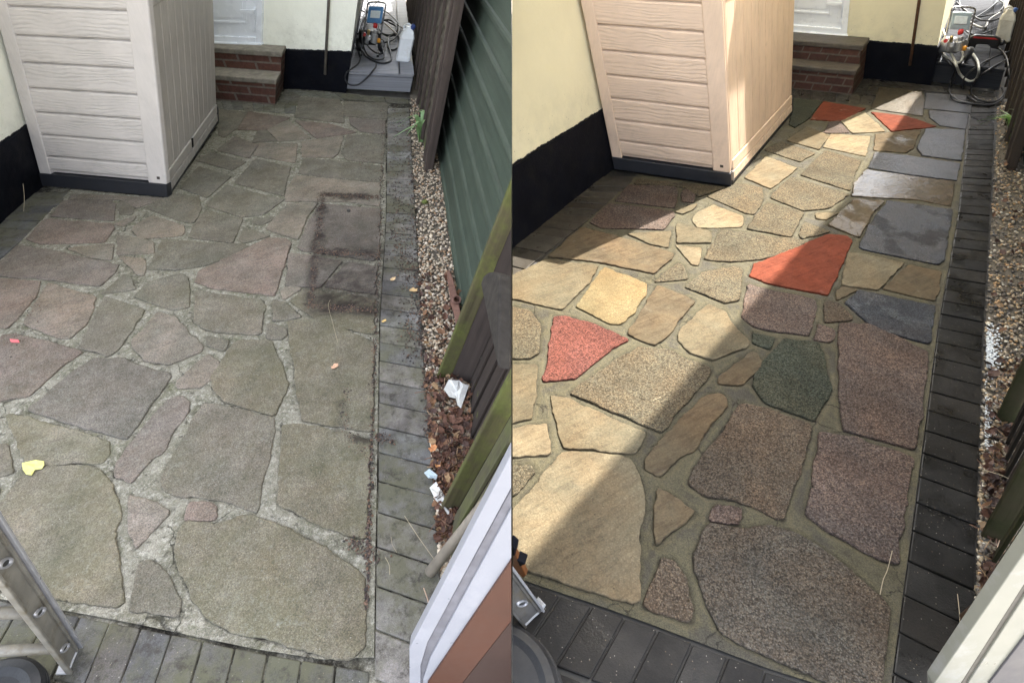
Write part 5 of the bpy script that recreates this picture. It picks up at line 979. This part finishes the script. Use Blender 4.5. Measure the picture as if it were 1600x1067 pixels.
    cable(YR, Dq([(965, 150, 'd', .2), (985, 200, 'd', .15), (1010, 270, 'd', .08), (1040, 340, 'd', .03), (1065, 345, 'd', .02), (1085, 310, 'd', .02), (1075, 270, 'd', .05)]), .011, gry, 'grey hose bent in a tight loop in front of the chrome framed washer')
    cable(YR, Dq([(1345, 285, 'd', .01), (1300, 300, 'd', 0), (1240, 325, 'd', 0), (1175, 360, 'd', .02), (1110, 395, 'f', .05), (1085, 440, 'f', .05), (1095, 500, 'f', .06), (1130, 548, 'g', .02), (1200, 578, 'g', 0), (1270, 572, 'g', 0), (1325, 530, 'g', .03), (1345, 470, 'f', .06), (1340, 380, 'f', .05), (1325, 320, 'd', .02), (1290, 275, 'd', .02), (1255, 265, 'd', .03)]), .0085, blk, 'big black hose loop hanging from the wet deck onto the pavers')
    cable(YR, Dq([(1050, 365, 'd', .01), (1035, 395, 'f', .04), (1012, 450, 'f', .05), (1012, 520, 'g', .03), (1050, 555, 'g', 0), (1130, 575, 'g', 0), (1230, 583, 'g', 0), (1290, 560, 'g', 0), (1310, 520, 'g', .02), (1300, 470, 'f', .04)]), .0085, blk, 'long black hose lying on the pavers at the foot of the wet deck')
    cable(YR, Dq([(1060, -5, 'd', .03), (1075, 40, 'd', .03), (1130, 90, 'd', .03), (1230, 85, 'd', .03), (1290, 60, 'd', .02), (1310, 20, 'd', .02), (1270, -5, 'd', .02)]), .009, blk, 'black hose looped at the back of the wet deck')
    cable(YR, Dq([(1280, 0, 'd', .02), (1240, 40, 'd', .03), (1150, 100, 'd', .04), (1090, 130, 'd', .03), (1110, 180, 'd', .02), (1180, 190, 'd', .02), (1260, 160, 'd', .02), (1340, 110, 'd', .05), (1330, 60, 'd', .1)]), .009, blk, 'black hose winding behind the power tool to the cream can')
    cable(YR, Dq([(1100, 60, 'd', .03), (1120, 120, 'd', .02), (1200, 155, 'd', .02), (1230, 110, 'd', .02), (1290, 70, 'd', .04)]), .012, simple('grey_corrugated', (.25, .25, .25), .5), 'dull grey hose between the washer and the cream can')
    cable(YR, Dq([(1335, 330, 'd', .02), (1290, 350, 'd', .01), (1220, 372, 'f', .06), (1160, 420, 'f', .05), (1130, 480, 'f', .05), (1150, 540, 'g', .02), (1215, 566, 'g', 0), (1280, 555, 'g', 0), (1325, 500, 'g', .05), (1338, 430, 'f', .06), (1336, 365, 'd', .03)]), .0085, blk, 'second black hose loop nested inside the big one at the wet deck corner')
    cable(YR, Dq([(965, 290, 'd', .01), (1000, 345, 'd', .0), (1040, 372, 'f', .02), (1035, 430, 'f', .04), (1012, 490, 'f', .04), (1020, 545, 'g', 0), (1080, 570, 'g', 0), (1160, 562, 'g', 0)]), .007, blk, 'thin black hose dropping over the house side of the wet deck')
    cable(YR, Dq([(1045, 10, 'd', .06), (1100, 60, 'd', .05), (1180, 110, 'd', .05), (1260, 110, 'd', .04), (1330, 70, 'd', .05), (1340, 30, 'd', .05)]), .009, blk, 'black hose sagging between the frame and the cream can on the wet deck')
    cable(YR, Dq([(960, 200, 'd', .10), (940, 260, 'd', .05), (960, 310, 'd', .01), (1010, 330, 'd', .0), (1060, 350, 'd', .0), (1090, 330, 'd', .01), (1100, 290, 'd', .02)]), .008, blk, 'black hose curled under the chrome framed washer')
    # power tool
    U = YR.U; ex, ey = YR.ex, YR.ey; base = at(*t('D', 1180, 285), YR.dz); F = lambda x, y, h: base+ex*x+ey*y+U*h
    T = thing('power_tool', 'black and red cordless power tool lying on the wet deck', 'power tool', base); bp = simple('tool_black', (.02, .02, .022), .4); rp = simple('tool_red', (.40, .03, .03), .4)
    MB().prism([F(-.13, .0, .02), F(-.13, .0, .12), F(-.09, .0, .15), F(.10, .0, .15), F(.16, .0, .13), F(.16, .0, .05), F(.10, .0, .03), (F(.06, .0, .065)), F(-.05, .0, .065), F(-.06, .0, .02)], ey*.07).build('body', bp, T, bevel=.014, seg=3)
    MB().prism([F(-.09, -.004, .135), F(.10, -.004, .135), F(.14, -.004, .118), F(-.10, -.004, .118)], ey*.078).build('red_band', rp, T, bevel=.003)
    MB().prism([F(-.155, -.002, .02), F(-.10, -.002, .02), F(-.10, -.002, .10), F(-.155, -.002, .10)], ey*.074).build('battery', bp, T, bevel=.006)
    MB().lathe(F(.16, .035, .09), ex, [(0, .03), (.03, .026), (.045, .016)], 16).build('chuck', bp, T, smooth=True)
    g = MB().tube(spline([at(*t('D', 1080, 262), YR.dz+.05), at(*t('D', 1110, 285), YR.dz+.035), at(*t('D', 1135, 300), YR.dz+.03)], 4), [.012]*8+[.018], 10)
    tag(g.build('hose_coupling', bp, None, smooth=True), 'black hose coupling between washer and power tool', 'coupling')
# ---------------------------------------------------------------- foreground: ladder, wheel, pole, open door
def ladder(Y):
    L = Y is YL; U = Y.U
    p0, p1 = (at(123, 1012), at(106, 1053)) if L else (at(848, 953), at(820, 978)); al = simple('aluminium'+Y.s, (.17, .16, .14) if L else (.10, .095, .09), .5, .3, 22, .0006, 90, metal=.3, dirtc=(.09, .07, .035, .7)); rim = simple('bright_aluminium'+Y.s, (.34, .34, .36), .35, .15, metal=.5)
    pl = Plane(p0, p1, U); w_ = pl.co(p1)[0]; n = pl.n; ln = 1.45
    T = thing('ladder', 'dirty aluminium ladder standing at the lower left of the unwashed patio' if L else 'dark aluminium ladder at the lower left of the washed patio', 'ladder', p0.lerp(p1, .5))
    P = lambda a, z, o=0: pl.P(a, z, o)
    def stile(off):
        b = MB(); b.prism([P(0, .012, off), P(w_, .012, off), P(w_, ln, off), P(0, ln, off)], -n*.003)
        return b.build('stile', al, T)
    s0 = stile(0)
    for a in (0, w_): MB().prism([P(a-.004, .012, .0135), P(a+.004, .012, .0135), P(a+.004, ln, .0135), P(a-.004, ln, .0135)], -n*.013).build('flange', rim if a == 0 else al, s0, bevel=.002)
    MB().prism([P(.006, .012, .006), P(.014, .012, .006), P(.014, ln, .006), P(.006, ln, .006)], -n*.006).build('flange_lip', al, s0, bevel=.001)
    s1 = stile(-.36)
    zs = [.115, .37, .63, .90, 1.16]
    for z in zs:
        c = P(w_*.5, z); u = (pl.w*.55+U*.83).normalized(); v = (pl.w*.83-U*.55).normalized(); ring = []
        b = MB(); N = 24; R0 = .026
        for rr_, oo in ((1.0, .0005), (.92, .006), (.70, .006), (.62, .001)): ring.append([b.bm.verts.new(c+n*oo+u*math.cos(k*2*math.pi/N)*R0*rr_+v*math.sin(k*2*math.pi/N)*R0*.42*rr_) for k in range(N)])
        for A, B in zip(ring, ring[1:]):
            for k in range(N): b.bm.faces.new((A[k], A[(k+1) % N], B[(k+1) % N], B[k]))
        b.bm.faces.new(ring[-1]) if False else None
        b.build('rung_rim', rim, s0, smooth=True)
        MB().prism([c+n*.0012+u*math.cos(k*2*math.pi/N)*R0*.64+v*math.sin(k*2*math.pi/N)*R0*.26 for k in range(N)], n*.0004).build('rung_hole', simple('rung_dark', (.02, .02, .02), .6) if 'rung_dark' not in bpy.data.materials else bpy.data.materials['rung_dark'], s0)
        MB().tube([c-n*.004, c-n*.356], .014, 12).build('rung', al, T, smooth=True)
    f = MB(); f.prism([P(w_*1.0, 0, .003), P(w_*.5, .006, .003), P(.0, .004, .003), P(-.018, .016, .003), P(-.016, .030, .003), P(-.003, .026, .003), P(.004, .014, .003), P(w_*.5, .014, .003), P(w_, .010, .003)], -n*.03)
    f.build('foot', simple('white_foot'+Y.s, (.34, .34, .35), .4), T, bevel=.002)
def wheel(Y):
    L = Y is YL; U = Y.U; c = at(-22, 1120, .05) if L else at(776, 1085, .05); e = at(50, 1030, .07) if L else at(845, 1000, .07)
    R = (e-c).length; T = thing('rubber_wheel', 'black rubber wheel lying below the ladder foot of the unwashed patio' if L else 'black rubber wheel below the ladder at the seam of the washed patio', 'wheel', (c.x, c.y, 0))
    rb = simple('black_tyre'+Y.s, (.006, .006, .007), .6, .3, 40, .001, 120, dirtc=(.02, .018, .016, .4)); x = V((1, 0, 0)); y = V((0, 1, 0)); prof = []
    prof = [(-.03, R-.05), (-.045, R-.03), (-.045, R-.012), (-.030, R-.002), (-.020, R), (-.019, R-.006), (-.013, R-.006), (-.012, R+.001), (-.003, R+.001), (-.002, R-.005), (.004, R-.005), (.005, R), (.014, R), (.015, R-.006), (.021, R-.006), (.022, R-.001), (.034, R-.010), (.04, R-.03), (.03, R-.05)]
    MB().lathe(c, U, prof, 56, x, y).build('tyre', rb, T, smooth=False)
    MB().lathe(c, U, [(-.03, R-.052), (.0, R-.055), (.0, .03), (.03, .03), (.03, .01)], 40, x, y).build('rim', simple('rim_dark'+Y.s, (.004, .004, .005), .6), T)
def foreground():
    for Y in (YL, YR): CLIP[0] = Y.s; ladder(Y); wheel(Y)
    CLIP[0] = 'L'
    # orange tool beside the right ladder
    CLIP[0] = 'R'
    og = simple('orange_paint', (.13, .045, .012), .45, .2); pl = Plane(at(800, 905), at(830, 915), YR.U)
    T = thing('clamp', 'orange brown bar clamp with black clips beside the ladder of the washed patio', 'clamp', at(812, 905))
    MB().prism([pl.hit(*t('O', u, v)) for u, v in [(-10, 290), (20, 300), (60, 375), (84, 425), (66, 440), (-10, 375)]], -pl.n*.02).build('bar', og, T, bevel=.003)
    MB().prism([pl.hit(*t('O', u, v))+pl.n*.004 for u, v in [(-10, 230), (25, 262), (20, 300), (-10, 300)]], -pl.n*.03).build('clip', BLACK, T, bevel=.003)
    MB().prism([pl.hit(*t('O', u, v))+pl.n*.004 for u, v in [(30, 325), (82, 350), (48, 365)]], -pl.n*.03).build('clip', BLACK, T, bevel=.003)
    # leaning poles
    CLIP[0] = 'L'
    pm = simple('weathered_pole', (.20, .17, .135), .65, .25, 30)
    b0 = at(672, 893, .012); d = ray(790, 744); b1 = CAM+d*((b0.y+.10)/d.y); tag(MB().tube([b0, b1], [.0185, .017], 14).build('pole', pm, None, loc=tuple(b0), smooth=True), 'grey brown round pole leaning behind the white frame of the unwashed patio', 'pole')
    CLIP[0] = 'R'
    b0 = at(1510, 967, .012); d = ray(1625, 868); b1 = CAM+d*((b0.y+.06)/d.y); tag(MB().tube([b0, b1], [.0185, .017], 14).build('pole', simple('brown_pole', (.12, .065, .035), .5, .25, 30), None, loc=tuple(b0), smooth=True), 'brown round pole leaning behind the cream white frame of the washed patio', 'pole')
    # the open doors the pictures are taken from
    for Y in (YL, YR):
        CLIP[0] = Y.s; L = Y is YL
        y0 = .42
        def hp(px, py, dy=0): d_ = ray(px, py); return CAM+d_*((y0+dy+.22*(HC-.3))/(d_.y-.22*d_.z))
        wf = simple('white_frame'+Y.s, (.245, .245, .27) if L else (.20, .195, .16), .35, .05, 9, dirtc=(.35, .34, .36, .35)); seal = simple('grey_seal'+Y.s, (.13, .125, .14) if L else (.09, .08, .065), .6, .25, 30)
        T = thing('open_door', 'open white framed brown door at the lower right of the unwashed patio' if L else 'open cream white framed door at the lower right corner of the washed patio', 'door', hp(660, 1250) if L else hp(1480, 1250)); T.location.z = 0
        def strip(name, q, dp, dy, m): 
            MB().prism([hp(x, y, dy) for x, y in q], (0, dp, 0)).build(name, m, T, bevel=.002)
        if L:
            strip('outer_rail', [(640, 1300), (639.5, 1012), (820, 669), (838, 690), (668, 1003), (657, 1040), (657, 1300)], .03, 0, wf)
            strip('groove', [(657, 1300), (657, 1038), (668, 1001), (840, 688), (850, 704), (672, 1030), (662, 1060), (662, 1300)], .02, .008, seal)
            strip('inner_rail', [(661, 1300), (661, 1060), (672, 1027), (850, 700), (880, 757), (668, 1067), (668, 1300)], .02, .003, wf)
            strip('door_edge', [(668, 1300), (668, 1067.5), (880, 757.5), (960, 766), (722, 1067), (722, 1300)], .02, -.004, simple('red_brown_wood', (.062, .019, .008), .45, .15, 8))
            strip('door_face', [(722, 1300), (722, 1067), (960, 766), (1100, 900), (1100, 1300)], .02, -.002, simple('dark_brown_wood', (.028, .010, .006), .5, .2, 6))
        else:
            strip('outer_rail', [(1459, 1300), (1459, 1068), (1640, 806), (1650, 835), (1502, 1066), (1502, 1300)], .03, 0, wf)
            strip('groove', [(1502, 1300), (1502, 1066), (1650, 834), (1656, 850), (1514, 1066), (1514, 1300)], .02, .008, seal)
            strip('inner_rail', [(1513, 1300), (1513, 1066), (1655, 848), (1690, 880), (1546, 1067), (1546, 1300)], .02, .003, wf)
            strip('door_face', [(1546, 1300), (1546, 1067), (1690, 880), (1800, 900), (1800, 1300)], .02, -.002, simple('grey_door_face', (.07, .065, .07), .5, .1, 12))
# ---------------------------------------------------------------- put it together
for Y in (YL, YR):
    CLIP[0] = Y.s; L = Y is YL
    patio(Y); building(Y); shed(Y)
    if L:
        b0 = at(667, 260); lapfence(Y, b0, at(613+ (667-613)*.62, -185+(260+185)*.62)-b0, uppx(at(673, 262), 722, 0), 6.5, 'brown lap fence panel with dark post beside the dry deck', .055, 1)
    else: lapfence(Y, at(1577, 256), YR.ey, YR.U, 6.5, 'dark damp lap fence at the far right beside the wet deck', .09, 1)
    near_fence(Y); neighbour(Y); gravel(Y); litter(Y); leafy(Y); washer(Y); jerry(Y)
CLIP[0] = None
CLIP[0] = 'L'; soil_crumbs(); CLIP[0] = None
small_things(); pickaxe(); cables(); foreground()
CLIP[0] = None
